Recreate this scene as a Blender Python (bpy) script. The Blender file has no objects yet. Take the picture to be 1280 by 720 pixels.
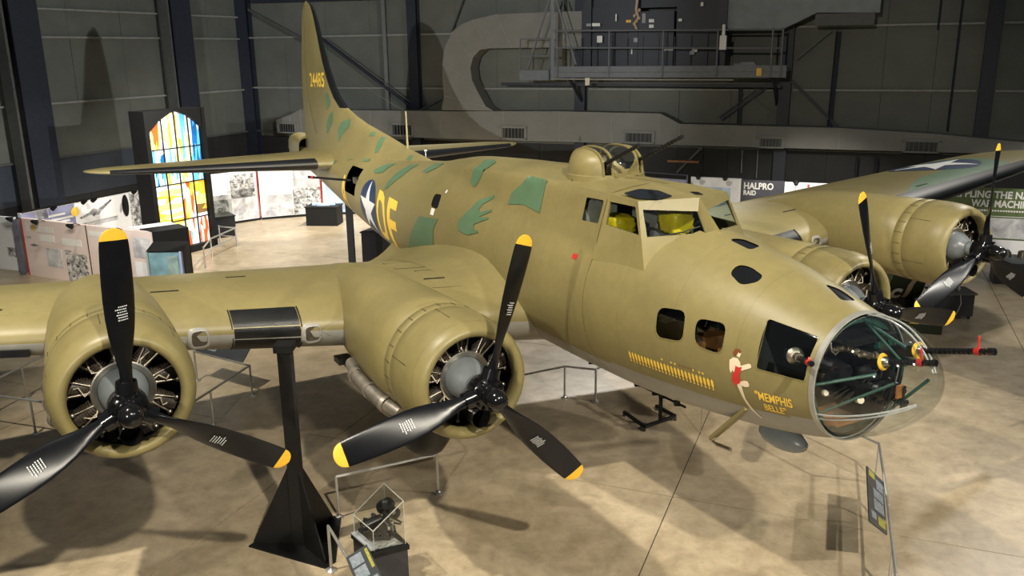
import bpy, bmesh, math, random
from mathutils import Vector, Matrix
random.seed(7)
PI = math.pi
scene = bpy.context.scene
C = scene.collection

# ------------------------------------------------------------------ camera
CAM_H = 6.6
TH, ROLL, FPX = 0.2687, -0.0127, 1082.4
cd = bpy.data.cameras.new('camera'); cam = bpy.data.objects.new('camera', cd); C.objects.link(cam)
cd.sensor_width = 36; cd.lens = FPX*36/1280; cd.clip_start = .05; cd.clip_end = 300
_r = Vector((1, 0, 0)); _u = Vector((0, math.sin(TH), math.cos(TH))); _f = Vector((0, math.cos(TH), -math.sin(TH)))
_cr = _r*math.cos(ROLL)+_u*math.sin(ROLL); _cu = -_r*math.sin(ROLL)+_u*math.cos(ROLL)
cam.matrix_world = Matrix(((_cr.x, _cu.x, -_f.x, 0), (_cr.y, _cu.y, -_f.y, 0), (_cr.z, _cu.z, -_f.z, CAM_H), (0, 0, 0, 1)))
scene.camera = cam

# ------------------------------------------------------------------ view, world, lights
scene.view_settings.view_transform = 'Standard'
scene.view_settings.look = 'None'
scene.view_settings.exposure = 0.17
scene.view_settings.gamma = 1
scene.view_settings.use_curve_mapping = False
world = bpy.data.worlds.new('hangar air'); scene.world = world; world.use_nodes = True
world.node_tree.nodes['Background'].inputs[0].default_value = (.76, .88, 1, 1)
world.node_tree.nodes['Background'].inputs[1].default_value = .10
scene.cycles.max_bounces = 6
scene.cycles.diffuse_bounces = 3
scene.cycles.glossy_bounces = 3
scene.cycles.transparent_max_bounces = 12
scene.cycles.caustics_reflective = False
scene.cycles.caustics_refractive = False

def spot(name, loc, target, watts, angle, col, radius=.25, blend=.5):
    l = bpy.data.lights.new(name, 'SPOT'); l.energy = watts; l.spot_size = math.radians(angle); l.spot_blend = blend
    l.color = col; l.shadow_soft_size = radius
    o = bpy.data.objects.new(name, l); C.objects.link(o); o.location = loc
    o.rotation_euler = (Vector(target)-Vector(loc)).to_track_quat('-Z', 'Y').to_euler()
    return o
WARM = (1, .92, .76); COOL = (.72, .86, 1); NEUT = (1, .95, .86)
# truss spotlights of the hangar, aimed at the aircraft and the floor
spot('truss_spot', (6, -6, 17), (0, 11, 2), 17000, 50, WARM)
spot('truss_spot', (15, -2, 17), (3.2, 10, 2), 7500, 42, NEUT)
spot('truss_spot', (-7, -10, 10.5), (0, 13.5, 4.6), 8000, 38, WARM, .2)
spot('truss_spot', (4, 34.5, 14.5), (1.2, 16, 0), 11000, 26, NEUT, .2)
spot('truss_spot', (17, 9, 9), (1, 15.5, 0), 5000, 30, NEUT, .2)
spot('truss_spot', (11, 9.6, 8.5), (-11, 30, 5.0), 13000, 46, (.93, .97, 1), .10)
spot('truss_spot', (-9, -4, 8.3), (-4, 38, 5.5), 15000, 34, (.95, .98, 1), .08)
spot('truss_spot', (-9, 7, 19), (-1, 15, 2.5), 13000, 60, WARM)
spot('truss_spot', (-8, 16, 18), (-6, 26, 2), 7000, 56, WARM)
spot('truss_spot', (18, 27, 15), (9, 14, 0), 3500, 60, NEUT, .4)
spot('truss_spot', (16, 6, 17), (11, 18, 2), 2500, 50, NEUT)
spot('truss_spot', (-3, 33, 14), (-7, 31, 0), 11000, 76, NEUT)
# gallery lights washing the printed walls
spot('gallery_light', (-10, 18.5, 4.6), (-12.5, 25.5, .9), 750, 75, NEUT)
spot('gallery_light', (-9.5, 25.5, 6.0), (-14.3, 29.5, 1.2), 900, 70, NEUT)
spot('gallery_light', (-6.5, 30.5, 5.2), (-10, 35.2, 1.0), 1200, 90, NEUT)
spot('gallery_light', (9.0, 26.5, 5.0), (10.5, 30.2, 1.2), 900, 66, NEUT)
spot('gallery_light', (16.0, 21.5, 5.0), (18.0, 26.5, 1.0), 900, 60, NEUT)

# ------------------------------------------------------------------ materials
def nodes_of(m):
    m.use_nodes = True
    return m.node_tree.nodes, m.node_tree.links
def mat(name, col, rough=.5, metal=0., var=.12, scale=6., bump=0., emit=0., spec=None, coat=0., bscale=None):
    m = bpy.data.materials.new(name); n, l = nodes_of(m); b = n['Principled BSDF']
    b.inputs['Roughness'].default_value = rough; b.inputs['Metallic'].default_value = metal
    if coat: b.inputs['Coat Weight'].default_value = coat; b.inputs['Coat Roughness'].default_value = .08
    if spec is not None: b.inputs['Specular IOR Level'].default_value = spec
    tc = n.new('ShaderNodeTexCoord'); nz = n.new('ShaderNodeTexNoise')
    nz.inputs['Scale'].default_value = scale; nz.inputs['Detail'].default_value = 5
    l.new(tc.outputs['Object'], nz.inputs['Vector'])
    rp = n.new('ShaderNodeValToRGB'); e = rp.color_ramp.elements
    e[0].position = .3; e[1].position = .7
    e[0].color = (*[c*(1-var) for c in col], 1); e[1].color = (*[min(1, c*(1+var)) for c in col], 1)
    l.new(nz.outputs['Fac'], rp.inputs['Fac']); l.new(rp.outputs['Color'], b.inputs['Base Color'])
    if bump:
        bp = n.new('ShaderNodeBump'); bp.inputs['Strength'].default_value = bump; bp.inputs['Distance'].default_value = .01
        if bscale:
            nb = n.new('ShaderNodeTexNoise'); nb.inputs['Scale'].default_value = bscale; nb.inputs['Detail'].default_value = 4
            l.new(tc.outputs['Object'], nb.inputs['Vector']); l.new(nb.outputs['Fac'], bp.inputs['Height'])
        else: l.new(nz.outputs['Fac'], bp.inputs['Height'])
        l.new(bp.outputs['Normal'], b.inputs['Normal'])
    if emit:
        l.new(rp.outputs['Color'], b.inputs['Emission Color']); b.inputs['Emission Strength'].default_value = emit
    return m
def glass(name, tint=(.9, .95, .95), opac=.12, rough=.03):
    m = bpy.data.materials.new(name); n, l = nodes_of(m); n.remove(n['Principled BSDF'])
    out = n['Material Output']; t = n.new('ShaderNodeBsdfTransparent'); g = n.new('ShaderNodeBsdfGlossy'); mx = n.new('ShaderNodeMixShader')
    t.inputs[0].default_value = (*tint, 1); g.inputs['Roughness'].default_value = rough
    lw = n.new('ShaderNodeLayerWeight'); lw.inputs['Blend'].default_value = .25
    ma = n.new('ShaderNodeMath'); ma.operation = 'MULTIPLY_ADD'; ma.inputs[1].default_value = .38; ma.inputs[2].default_value = opac*.4
    l.new(lw.outputs['Facing'], ma.inputs[0]); l.new(ma.outputs[0], mx.inputs[0])
    l.new(t.outputs[0], mx.inputs[1]); l.new(g.outputs[0], mx.inputs[2]); l.new(mx.outputs[0], out.inputs[0])
    return m
def aircraft_paint(name, col, inner=None, seam=.78):
    m = bpy.data.materials.new(name); n, l = nodes_of(m); b = n['Principled BSDF']
    b.inputs['Roughness'].default_value = .42; b.inputs['Specular IOR Level'].default_value = .42
    tc = n.new('ShaderNodeTexCoord')
    def noise(sc, det=4.):
        z = n.new('ShaderNodeTexNoise'); z.inputs['Scale'].default_value = sc; z.inputs['Detail'].default_value = det
        l.new(tc.outputs['Object'], z.inputs['Vector']); return z
    def ramp(src, p0, p1, c0, c1):
        r = n.new('ShaderNodeValToRGB'); r.color_ramp.elements[0].position = p0; r.color_ramp.elements[1].position = p1
        r.color_ramp.elements[0].color = (*c0, 1); r.color_ramp.elements[1].color = (*c1, 1); l.new(src, r.inputs['Fac']); return r
    r1 = ramp(noise(.9).outputs['Fac'], .3, .7, [c*.88 for c in col], [c*1.1 for c in col])
    r2 = ramp(noise(9, 8).outputs['Fac'], .3, .75, (.93, .93, .93), (1.05, 1.05, 1.05))
    mul = n.new('ShaderNodeMix'); mul.data_type = 'RGBA'; mul.blend_type = 'MULTIPLY'; mul.inputs['Factor'].default_value = 1
    l.new(r1.outputs['Color'], mul.inputs['A']); l.new(r2.outputs['Color'], mul.inputs['B'])
    # riveted skin seams every 0.9 m along the airframe
    sp = n.new('ShaderNodeSeparateXYZ'); l.new(tc.outputs['Object'], sp.inputs[0])
    def seamline(out, per, w):
        a = n.new('ShaderNodeMath'); a.operation = 'PINGPONG'; a.inputs[1].default_value = per/2; l.new(out, a.inputs[0])
        c = n.new('ShaderNodeMath'); c.operation = 'LESS_THAN'; c.inputs[1].default_value = w; l.new(a.outputs[0], c.inputs[0]); return c.outputs[0]
    s1 = seamline(sp.outputs['X'], .92, .0035)
    last = mul.outputs['Result']
    dk = n.new('ShaderNodeMix'); dk.data_type = 'RGBA'; dk.blend_type = 'MULTIPLY'
    dk.inputs['B'].default_value = (seam, seam, seam, 1)
    l.new(s1, dk.inputs['Factor']); l.new(last, dk.inputs['A']); last = dk.outputs['Result']
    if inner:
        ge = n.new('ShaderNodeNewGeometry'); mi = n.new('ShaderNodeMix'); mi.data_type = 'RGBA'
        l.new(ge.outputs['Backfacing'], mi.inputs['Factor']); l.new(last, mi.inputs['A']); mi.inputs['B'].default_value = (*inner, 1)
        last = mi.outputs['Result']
    l.new(last, b.inputs['Base Color'])
    bp = n.new('ShaderNodeBump'); bp.inputs['Strength'].default_value = .12; bp.inputs['Distance'].default_value = .02
    l.new(noise(1.6, 3).outputs['Fac'], bp.inputs['Height']); l.new(bp.outputs['Normal'], b.inputs['Normal'])
    return m
OLIVE = (.202, .168, .068)
M = {}
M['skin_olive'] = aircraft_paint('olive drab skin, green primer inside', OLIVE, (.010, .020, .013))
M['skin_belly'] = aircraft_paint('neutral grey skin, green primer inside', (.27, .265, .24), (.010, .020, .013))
M['olive'] = aircraft_paint('olive drab paint', OLIVE)
M['belly'] = aircraft_paint('neutral grey paint', (.27, .265, .24))
M['camo'] = mat('medium green paint', (.085, .155, .085), .5, var=.1, scale=3)
M['black'] = mat('black paint', (.006, .006, .007), .35, var=.2)
M['blade'] = mat('satin black propeller paint', (.004, .0045, .006), .27, var=.2, spec=.28)
M['yellow'] = mat('yellow paint', (.78, .44, .03), .45, var=.06)
M['letter'] = mat('faded yellow lettering', (.85, .55, .07), .5, var=.1)
M['white'] = mat('white paint', (.75, .75, .72), .5, var=.05)
M['stencil'] = mat('white stencil', (.6, .62, .62), .5, var=.1)
M['navy'] = mat('insignia blue paint', (.018, .035, .085), .5)
M['red'] = mat('red paint', (.5, .025, .02), .5)
M['skin'] = mat('painted skin tone', (.72, .58, .42), .5, var=.05)
M['hair'] = mat('painted brown hair', (.16, .05, .018), .5)
M['rubber'] = mat('black rubber', (.012, .012, .013), .55, var=.2, bump=.1)
M['boot'] = mat('black rubber boot', (.006, .0065, .008), .42, var=.2, spec=.35)
M['cover'] = mat('glossy black woven grille', (.006, .0065, .0065), .36, var=.5, scale=60, bump=.4, spec=.4)
M['engine_grey'] = mat('blue grey crankcase enamel', (.17, .19, .20), .33, var=.08)
M['cyl'] = mat('brown black cylinder fins', (.045, .034, .024), .5, var=.35, scale=14)
M['steel'] = mat('bright steel', (.55, .52, .46), .3, 1., var=.1)
M['oldsteel'] = mat('stained steel', (.36, .32, .26), .42, 1., var=.25, scale=12)
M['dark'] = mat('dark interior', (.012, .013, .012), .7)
M['gun'] = mat('gunmetal', (.014, .014, .015), .33, .3, var=.2)
M['greenframe'] = mat('dark green frame paint', (.018, .06, .045), .4)
M['orange'] = mat('varnished plywood', (.26, .11, .035), .45, var=.25, scale=9)
M['cream'] = mat('cream paint', (.62, .55, .42), .5)
M['lifevest'] = mat('bright yellow vinyl', (.95, .68, .02), .35, var=.12, bump=.5, bscale=14)
M['quilt'] = mat('grey padding', (.33, .32, .30), .8, var=.15, bump=.4)
M['glass'] = glass('clear acrylic', (.93, .96, .95), .12)
M['turret_glass'] = glass('turret acrylic', (.80, .84, .84), .42)
M['wglass'] = glass('window glass', (.80, .87, .85), .10)
M['ring'] = mat('bare aluminium ring', (.42, .41, .37), .45, .6, var=.15)

# ------------------------------------------------------------------ helpers
class MB:
    def __init__(s): s.v = []; s.f = []; s.m = []
    def add(s, vs, fs, mi=0):
        o = len(s.v); s.v += [tuple(v) for v in vs]; s.f += [tuple(i+o for i in f) for f in fs]; s.m += [mi]*len(fs); return s
    def grid(s, rows, cu=False, cv=False, mi=0, capa=False, capb=False, mf=None):
        n = len(rows); k = len(rows[0]); vs = [p for r in rows for p in r]; fs = []; ms = []
        for i in range(n if cv else n-1):
            for j in range(k if cu else k-1):
                a = i*k+j; b = i*k+(j+1) % k; c = ((i+1) % n)*k+(j+1) % k; d = ((i+1) % n)*k+j
                fs.append((a, b, c, d)); ms.append(mf(i, j) if mf else mi)
        if capa: fs.append(tuple(range(k-1, -1, -1))); ms.append(mi)
        if capb: fs.append(tuple(range((n-1)*k, n*k))); ms.append(mi)
        o = len(s.v); s.v += [tuple(v) for v in vs]; s.f += [tuple(i+o for i in f) for f in fs]; s.m += ms; return s
    def box(s, c, d, rot=None, mi=0):
        x, y, z = d[0]/2, d[1]/2, d[2]/2; R = rot or Matrix.Identity(3); c = Vector(c)
        vs = [c+R @ Vector(q) for q in ((-x,-y,-z),(x,-y,-z),(x,y,-z),(-x,y,-z),(-x,-y,z),(x,-y,z),(x,y,z),(-x,y,z))]
        return s.add(vs, [(3,2,1,0),(4,5,6,7),(0,1,5,4),(1,2,6,5),(2,3,7,6),(3,0,4,7)], mi)
    def frame(s, d):
        d = Vector(d).normalized(); h = Vector((0, 0, 1)) if abs(d.z) < .95 else Vector((1, 0, 0))
        a = d.cross(h).normalized(); return a, d.cross(a).normalized()
    def beam(s, p0, p1, w, h, mi=0, up=None):
        p0, p1 = Vector(p0), Vector(p1); d = (p1-p0).normalized()
        u = Vector(up) if up else (Vector((0, 0, 1)) if abs(d.z) < .95 else Vector((1, 0, 0)))
        a = d.cross(u).normalized(); b = a.cross(d).normalized()
        vs = [p+a*(x*w/2)+b*(y*h/2) for p in (p0, p1) for x, y in ((-1,-1),(1,-1),(1,1),(-1,1))]
        return s.add(vs, [(3,2,1,0),(4,5,6,7),(0,1,5,4),(1,2,6,5),(2,3,7,6),(3,0,4,7)], mi)
    def tube(s, p0, p1, r0, r1=None, n=10, mi=0, cap=True):
        return s.path([p0, p1], r0, n, mi, r1=r1, cap=cap)
    def path(s, pts, r, n=8, mi=0, r1=None, cap=True):
        pts = [Vector(p) for p in pts]; rows = []
        for i, p in enumerate(pts):
            d = (pts[min(i+1, len(pts)-1)]-pts[max(i-1, 0)])
            a, b = s.frame(d); rr = r if r1 is None else r+(r1-r)*i/(len(pts)-1)
            if i and (a.dot(pa) < 0): a, b = -a, -b
            pa = a
            rows.append([p+a*(rr*math.cos(2*PI*j/n))+b*(rr*math.sin(2*PI*j/n)) for j in range(n)])
        return s.grid(rows, cu=True, mi=mi, capa=cap, capb=cap)
    def lathe(s, o, ax, prof, n=24, mi=0, mf=None, capa=False, capb=False):
        o, ax = Vector(o), Vector(ax).normalized(); a, b = s.frame(ax)
        rows = [[o+ax*x+(a*math.cos(2*PI*j/n)+b*math.sin(2*PI*j/n))*max(r, 1e-4) for j in range(n)] for r, x in prof]
        return s.grid(rows, cu=True, mi=mi, mf=mf, capa=capa, capb=capb)
    def ball(s, c, r, n=10, mi=0, sc=(1, 1, 1)):
        c = Vector(c); rows = []
        for i in range(n//2+1):
            t = PI*i/(n//2); rows.append([c+Vector((sc[0]*r*math.sin(t)*math.cos(2*PI*j/n), sc[1]*r*math.sin(t)*math.sin(2*PI*j/n), sc[2]*r*math.cos(t))) for j in range(n)])
        return s.grid(rows, cu=True, mi=mi)
    def quad(s, a, b, c, d, mi=0): return s.add([a, b, c, d], [(0, 1, 2, 3)], mi)
    def build(s, name, mats, parent=None, smooth=35, recalc=True, loc=None, rz=0):
        me = bpy.data.meshes.new(name); me.from_pydata(s.v, [], s.f)
        me.polygons.foreach_set('material_index', s.m)
        if recalc:
            bm = bmesh.new(); bm.from_mesh(me); bmesh.ops.remove_doubles(bm, verts=bm.verts, dist=1e-5); bmesh.ops.recalc_face_normals(bm, faces=bm.faces); bm.to_mesh(me); bm.free()
        return link(name, me, mats, parent, smooth, loc, rz)
def link(name, me, mats, parent=None, smooth=35, loc=None, rz=0):
    for m in (mats if isinstance(mats, (list, tuple)) else [mats]): me.materials.append(M[m] if isinstance(m, str) else m)
    if smooth:
        me.polygons.foreach_set('use_smooth', [True]*len(me.polygons)); me.set_sharp_from_angle(angle=math.radians(smooth))
    o = bpy.data.objects.new(name, me); C.objects.link(o)
    if parent: o.parent = parent
    if loc: o.location = loc
    if rz: o.rotation_euler = (0, 0, rz)
    return o
def tag(o, label=None, cat=None, group=None, kind=None):
    if label: o['label'] = label
    if cat: o['category'] = cat
    if group: o['group'] = group
    if kind: o['kind'] = kind
    return o
def thing(name, label, cat, loc=(0, 0, 0), rz=0, group=None):
    o = bpy.data.objects.new(name, None); C.objects.link(o); o.empty_display_size = .2; o.location = loc; o.rotation_euler = (0, 0, rz)
    return tag(o, label, cat, group)
def structure(o): o['kind'] = 'structure'; return o
def copy_tree(o, parent=None):
    c = o.copy(); C.objects.link(c)
    if parent: c.parent = parent
    for ch in list(o.children): copy_tree(ch, c)
    return c
def text_shape(txt, size=1., bold=0., align='LEFT'):
    """flat triangles of a line of lettering: (list of 2-D points, faces)"""
    cu = bpy.data.curves.new('txt', 'FONT'); cu.body = txt; cu.size = size; cu.offset = bold; cu.align_x = align; cu.resolution_u = 3
    o = bpy.data.objects.new('txt', cu); C.objects.link(o); bpy.context.view_layer.update()
    me = bpy.data.meshes.new_from_object(o.evaluated_get(bpy.context.evaluated_depsgraph_get()))
    vs = [(v.co.x, v.co.y) for v in me.vertices]; fs = [tuple(p.vertices) for p in me.polygons]
    bpy.data.objects.remove(o); bpy.data.curves.remove(cu); bpy.data.meshes.remove(me)
    return vs, fs
def subdiv_flat(vs, fs, maxlen):
    bm = bmesh.new(); V = [bm.verts.new((x, y, 0)) for x, y in vs]
    for f in fs:
        try: bm.faces.new([V[i] for i in f])
        except ValueError: pass
    bm.normal_update(); bmesh.ops.triangulate(bm, faces=bm.faces)
    for _ in range(4):
        es = [e for e in bm.edges if e.calc_length() > maxlen]
        if not es: break
        bmesh.ops.subdivide_edges(bm, edges=es, cuts=1); bmesh.ops.triangulate(bm, faces=[f for f in bm.faces if len(f.verts) > 3])
    bm.verts.index_update(); r = [(v.co.x, v.co.y) for v in bm.verts], [tuple(v.index for v in f.verts) for f in bm.faces]; bm.free(); return r
def star_pts(r, n=5, inner=.382, rot=0):
    return [((r if k % 2 == 0 else r*inner)*math.sin(rot+PI*k/n), (r if k % 2 == 0 else r*inner)*math.cos(rot+PI*k/n)) for k in range(2*n)]
def round_poly(pts, r, n=4):
    """convex polygon with rounded corners"""
    out = []; k = len(pts)
    for i in range(k):
        p, a, b = Vector(pts[i]), Vector(pts[i-1]), Vector(pts[(i+1) % k])
        u = (a-p).normalized(); w = (b-p).normalized(); rr = min(r, (a-p).length*.49, (b-p).length*.49)
        p0, p1 = p+u*rr, p+w*rr
        for j in range(n+1):
            t = j/n; out.append(tuple(p0*(1-t)**2+p*2*t*(1-t)+p1*t*t))
    return out
M['smoked'] = mat('smoked black pane', (.006, .007, .008), .12, var=.1)
M['seamstrip'] = mat('clear seam strip', (.35, .37, .36), .25, var=.1)
M['olivedark'] = mat('dark olive joint', (.055, .042, .018), .7)  # dark olive tone of the thin joint and panel lines
M['exhaust'] = mat('burnt steel pipe', (.30, .27, .23), .45, .7, var=.3, scale=8)
M['reddark'] = mat('faded red marks', (.16, .045, .02), .6)
M['equipment'] = mat('black crackle finish', (.008, .008, .009), .32, var=.3, scale=20)
M['hubblack'] = mat('glossy black propeller hub', (.005, .005, .006), .16, var=.1, spec=.4)
# ---- airframe shape functions (s = metres aft of the nose tip, y = starboard, z = up)
def herm(xs, ys, x):
    n = len(xs)
    if x <= xs[0]: return ys[0]
    if x >= xs[-1]: return ys[-1]
    i = 0
    while xs[i+1] < x: i += 1
    h = xs[i+1]-xs[i]
    d = (ys[i+1]-ys[i])/h
    m0 = d if i == 0 else ((ys[i]-ys[i-1])/(xs[i]-xs[i-1])+d)/2
    m1 = d if i == n-2 else ((ys[i+2]-ys[i+1])/(xs[i+2]-xs[i+1])+d)/2
    t = (x-xs[i])/h
    return ((2*t**3-3*t*t+1)*ys[i]+(t**3-2*t*t+t)*h*m0+(3*t*t-2*t**3)*ys[i+1]+(t**3-t*t)*h*m1)
FS = [(0.95,.65,.365,-.965),(1.3,.725,.475,-1.07),(2.0,.865,.665,-1.21),(2.8,.975,.81,-1.31),(3.7,1.06,.93,-1.40),
      (5.0,1.12,1.02,-1.43),(6.5,1.14,1.12,-1.43),(8.5,1.13,1.18,-1.41),(10.5,1.08,1.10,-1.31),(11.4,1.04,1.02,-1.24),
      (12.5,.98,.96,-1.13),(14.5,.84,.90,-.90),(16.5,.68,.82,-.63),(18.5,.50,.72,-.34),(20.5,.34,.64,-.06),
      (22.0,.26,.60,.12),(22.78,.20,.56,.22)]
FX=[a[0] for a in FS]
DS = [(4.40,1.31,.70,1.22),(5.0,1.33,.70,1.22),(6.4,1.36,.70,1.23),(7.2,1.35,.69,1.22),(8.5,1.32,.62,1.16),
      (9.5,1.26,.52,1.08),(10.2,1.17,.42,1.0),(10.8,1.06,.3,.92),(11.2,.9,.2,.75)]
DX=[a[0] for a in DS]
def body(s):
    w=herm(FX,[a[1] for a in FS],s);t=herm(FX,[a[2] for a in FS],s);b=herm(FX,[a[3] for a in FS],s)
    return w,(t+b)/2,(t-b)/2
def rad(s, ph, deck=True):
    w,zc,hh=body(s)
    sn,cs=abs(math.sin(ph)),math.cos(ph)
    r=1/math.sqrt((sn/w)**2+(cs/hh)**2)
    if deck and DX[0]<=s<DX[-1]:
        T=herm(DX,[a[1] for a in DS],s);hw=herm(DX,[a[2] for a in DS],s);sh=herm(DX,[a[3] for a in DS],s)
        pts=[(0,T),(hw*.5,T-(T-sh)*.28),(hw,sh),(hw+.17,sh-.55),(hw+.26,sh-1.1)]
        rd=0
        for (y0,z0),(y1,z1) in zip(pts,pts[1:]):
            z0-=zc;z1-=zc
            # ray r*(sn,cs) = p0 + t*(p1-p0)
            ex,ez=y1-y0,z1-z0
            den=sn*ez-cs*ex
            if abs(den)<1e-9: continue
            rr=(y0*ez-z0*ex)/den
            t=((rr*sn-y0)*ex+(rr*cs-z0)*ez)/(ex*ex+ez*ez)
            if -1e-6<=t<=1+1e-6 and rr>rd: rd=rr
        if rd>0:
            k=60
            m=max(r,rd)
            r=m*((r/m)**k+(rd/m)**k)**(1/k)
    return r
def skin(s, ph, off=0., deck=True):
    w,zc,hh=body(s); r=rad(s,ph,deck)+off
    return (s, r*math.sin(ph), zc+r*math.cos(ph))

# ------------------------------------------------------------------ the bomber (local X forward, Y port, Z up; A() takes s, y starboard, z)
YAW, PIT = math.radians(-62.07), 0.0223
NOSE = (3.9355, 7.3651, CAM_H-2.9072)
fx = Vector((math.cos(YAW)*math.cos(PIT), math.sin(YAW)*math.cos(PIT), math.sin(PIT)))
rt = Vector((math.sin(YAW), -math.cos(YAW), 0)); up = rt.cross(fx)
AIR = thing('bomber_aircraft', 'large olive drab four engined wartime bomber aircraft raised on black stands', 'aircraft')
AIR.matrix_world = Matrix(((fx.x, -rt.x, up.x, NOSE[0]), (fx.y, -rt.y, up.y, NOSE[1]), (fx.z, -rt.z, up.z, NOSE[2]), (0, 0, 0, 1)))
AM = AIR.matrix_world.copy()
def A(s, y, z): return Vector((-s, -y, z))
def AW(s, y, z): return AM @ A(s, y, z)

# --- fuselage skin with real openings cut through it
NR = 128
def phi_at(s, z, side=1):
    lo, hi = .02, PI-.02
    for _ in range(40):
        m = (lo+hi)/2
        if skin(s, m)[2] > z: lo = m
        else: hi = m
    return lo*side
def cut(bm, pts, dirv, keep, extra=.25):
    """open a convex hole; pts in local coordinates, seen along dirv; returns the faces that were inside"""
    d = Vector(dirv).normalized(); P = [Vector(p) for p in pts]; ctr = sum(P, Vector())/len(P)
    R = max(((p-ctr)-d*(p-ctr).dot(d)).length for p in P)+extra
    def near():
        return [f for f in bm.faces if keep(f.calc_center_median()) and ((q := f.calc_center_median()-ctr)-d*q.dot(d)).length < R]
    nrm = []
    for i in range(len(P)):
        e = P[(i+1) % len(P)]-P[i]; nn = d.cross(e).normalized()
        if nn.dot(ctr-P[i]) < 0: nn = -nn
        nrm.append((P[i], nn))
    bmesh.ops.triangulate(bm, faces=near())
    for p, nn in nrm:
        fs = near(); g = list({v for f in fs for v in f.verts})+list({e for f in fs for e in f.edges})+fs
        bmesh.ops.bisect_plane(bm, geom=g, plane_co=p, plane_no=nn, dist=1e-5)
    ins = [f for f in near() if all(nn.dot(f.calc_center_median()-p) > 0 for p, nn in nrm)]
    return ins
def lift(bm, faces, name, mats, push, parent):
    """copy faces into a pane object of their own, then delete them from bm"""
    idx = {}; vs = []; fs = []
    for f in faces:
        ff = []
        for v in f.verts:
            if v not in idx: idx[v] = len(vs); vs.append(v.co+push)
            ff.append(idx[v])
        fs.append(tuple(ff))
    bmesh.ops.delete(bm, geom=faces, context='FACES')
    mb = MB(); mb.add(vs, fs); return mb.build(name, mats, parent, recalc=False)
rows = []; srow = []
ss = [.95+.1*i for i in range(int((4.36-.95)/.1)+1)]+[4.395, 4.40]+[4.48+.12*i for i in range(int((22.78-4.48)/.12)+1)]+[22.78]
for s in ss:
    rows.append([A(*skin(s, 2*PI*j/NR, 0, s >= 4.40)) for j in range(NR)]); srow.append(s)
fb = MB()
def belly(i, j):
    a = abs(((j+.5)/NR*360+180) % 360-180); s = srow[i]
    lim = herm([1, 3, 5, 9, 12, 14, 17, 20, 22.8], [125, 127, 129, 133, 132, 129, 122, 112, 105], s)
    return 1 if a > lim else 0
fb.grid(rows, cu=True, mf=belly, capb=True)
me = bpy.data.meshes.new('fuselage'); me.from_pydata(fb.v, [], fb.f); me.polygons.foreach_set('material_index', fb.m)
bm = bmesh.new(); bm.from_mesh(me)
# outward normals
bmesh.ops.recalc_face_normals(bm, faces=bm.faces)
# under the windscreen the skin is open, and the step where the flight deck begins
kill = []
for f in bm.faces:
    c = f.calc_center_median(); s = -c.x
    a = abs(math.atan2(c.y, c.z-body(s)[1]))
    if 4.393 < s < 4.40: kill.append(f)
    elif 3.13+.50*abs(c.y) < s < 4.395 and abs(c.y) < .74 and c.z > .35: kill.append(f)
bmesh.ops.delete(bm, geom=kill, context='FACES')
SIDEWIN = {'w1': [(3.0, .09), (2.58, .13), (2.55, -.21), (2.98, -.26)], 'w2': [(2.42, .09), (2.01, .11), (2.00, -.22), (2.38, -.21)]}
def pane_cut(name, poly, side, r, label=None, mats='wglass', push=.012):
    pts = [A(s, side, z) for s, z in (round_poly(poly, r) if r else poly)]
    ins = cut(bm, pts, (0, 1, 0), lambda c: c.y*side < -.05)
    return lift(bm, ins, name, mats, Vector((0, push*side, 0)), AIR)
for side in (1, -1):
    for k in ('w1', 'w2'): pane_cut('nose_window', SIDEWIN[k], side, .11)
    pane_cut('cheek_window', [(1.60, .24), (1.04, .17), (1.03, -.25), (1.57, -.26)], side, .03)
    pane_cut('cockpit_window', [(4.46, 1.13), (4.86, 1.125), (4.84, .83), (4.46, .84)], side, .03)
    # waist gun hatch, left open
    ins = cut(bm, [A(15.40, side, .63), A(14.42, side, .63), A(14.50, side, .02), A(15.45, side, .03)], (0, 1, 0), lambda c: c.y*side < -.05)
    bmesh.ops.delete(bm, geom=ins, context='FACES')
    pts = [A(s, side, z) for s, z in round_poly([(9.62, .64), (9.30, .66), (9.24, .42), (9.58, .43)], .08)]
    lift(bm, cut(bm, pts, (0, 1, 0), lambda c: c.y*side < -.05), 'radio_room_window', 'black', Vector((0, .01*side, 0)), AIR)
# skylights in the roof of the nose
for poly, r in (([(2.84, .08), (2.80, -.10), (2.53, -.13), (2.46, .09)], .08), ([(2.33, .51), (2.34, .38), (2.20, .33), (1.98, .35), (1.97, .44), (2.10, .55)], .07), ([(1.52, -.06), (1.40, -.18), (1.16, -.14), (1.19, .04)], .06),
                ([(2.33, -.51), (2.34, -.38), (2.20, -.33), (1.98, -.35), (1.97, -.44), (2.10, -.55)], .07)):
    pts = [A(s, y, 1) for s, y in round_poly(poly, r)]
    lift(bm, cut(bm, pts, (0, 0, 1), lambda c: c.z > .2), 'skylight_pane', 'smoked', Vector((0, 0, -.012)), AIR)
bm.to_mesh(me); bm.free()
fus = link('fuselage', me, ['skin_olive', 'skin_belly'], AIR, 40)

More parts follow.
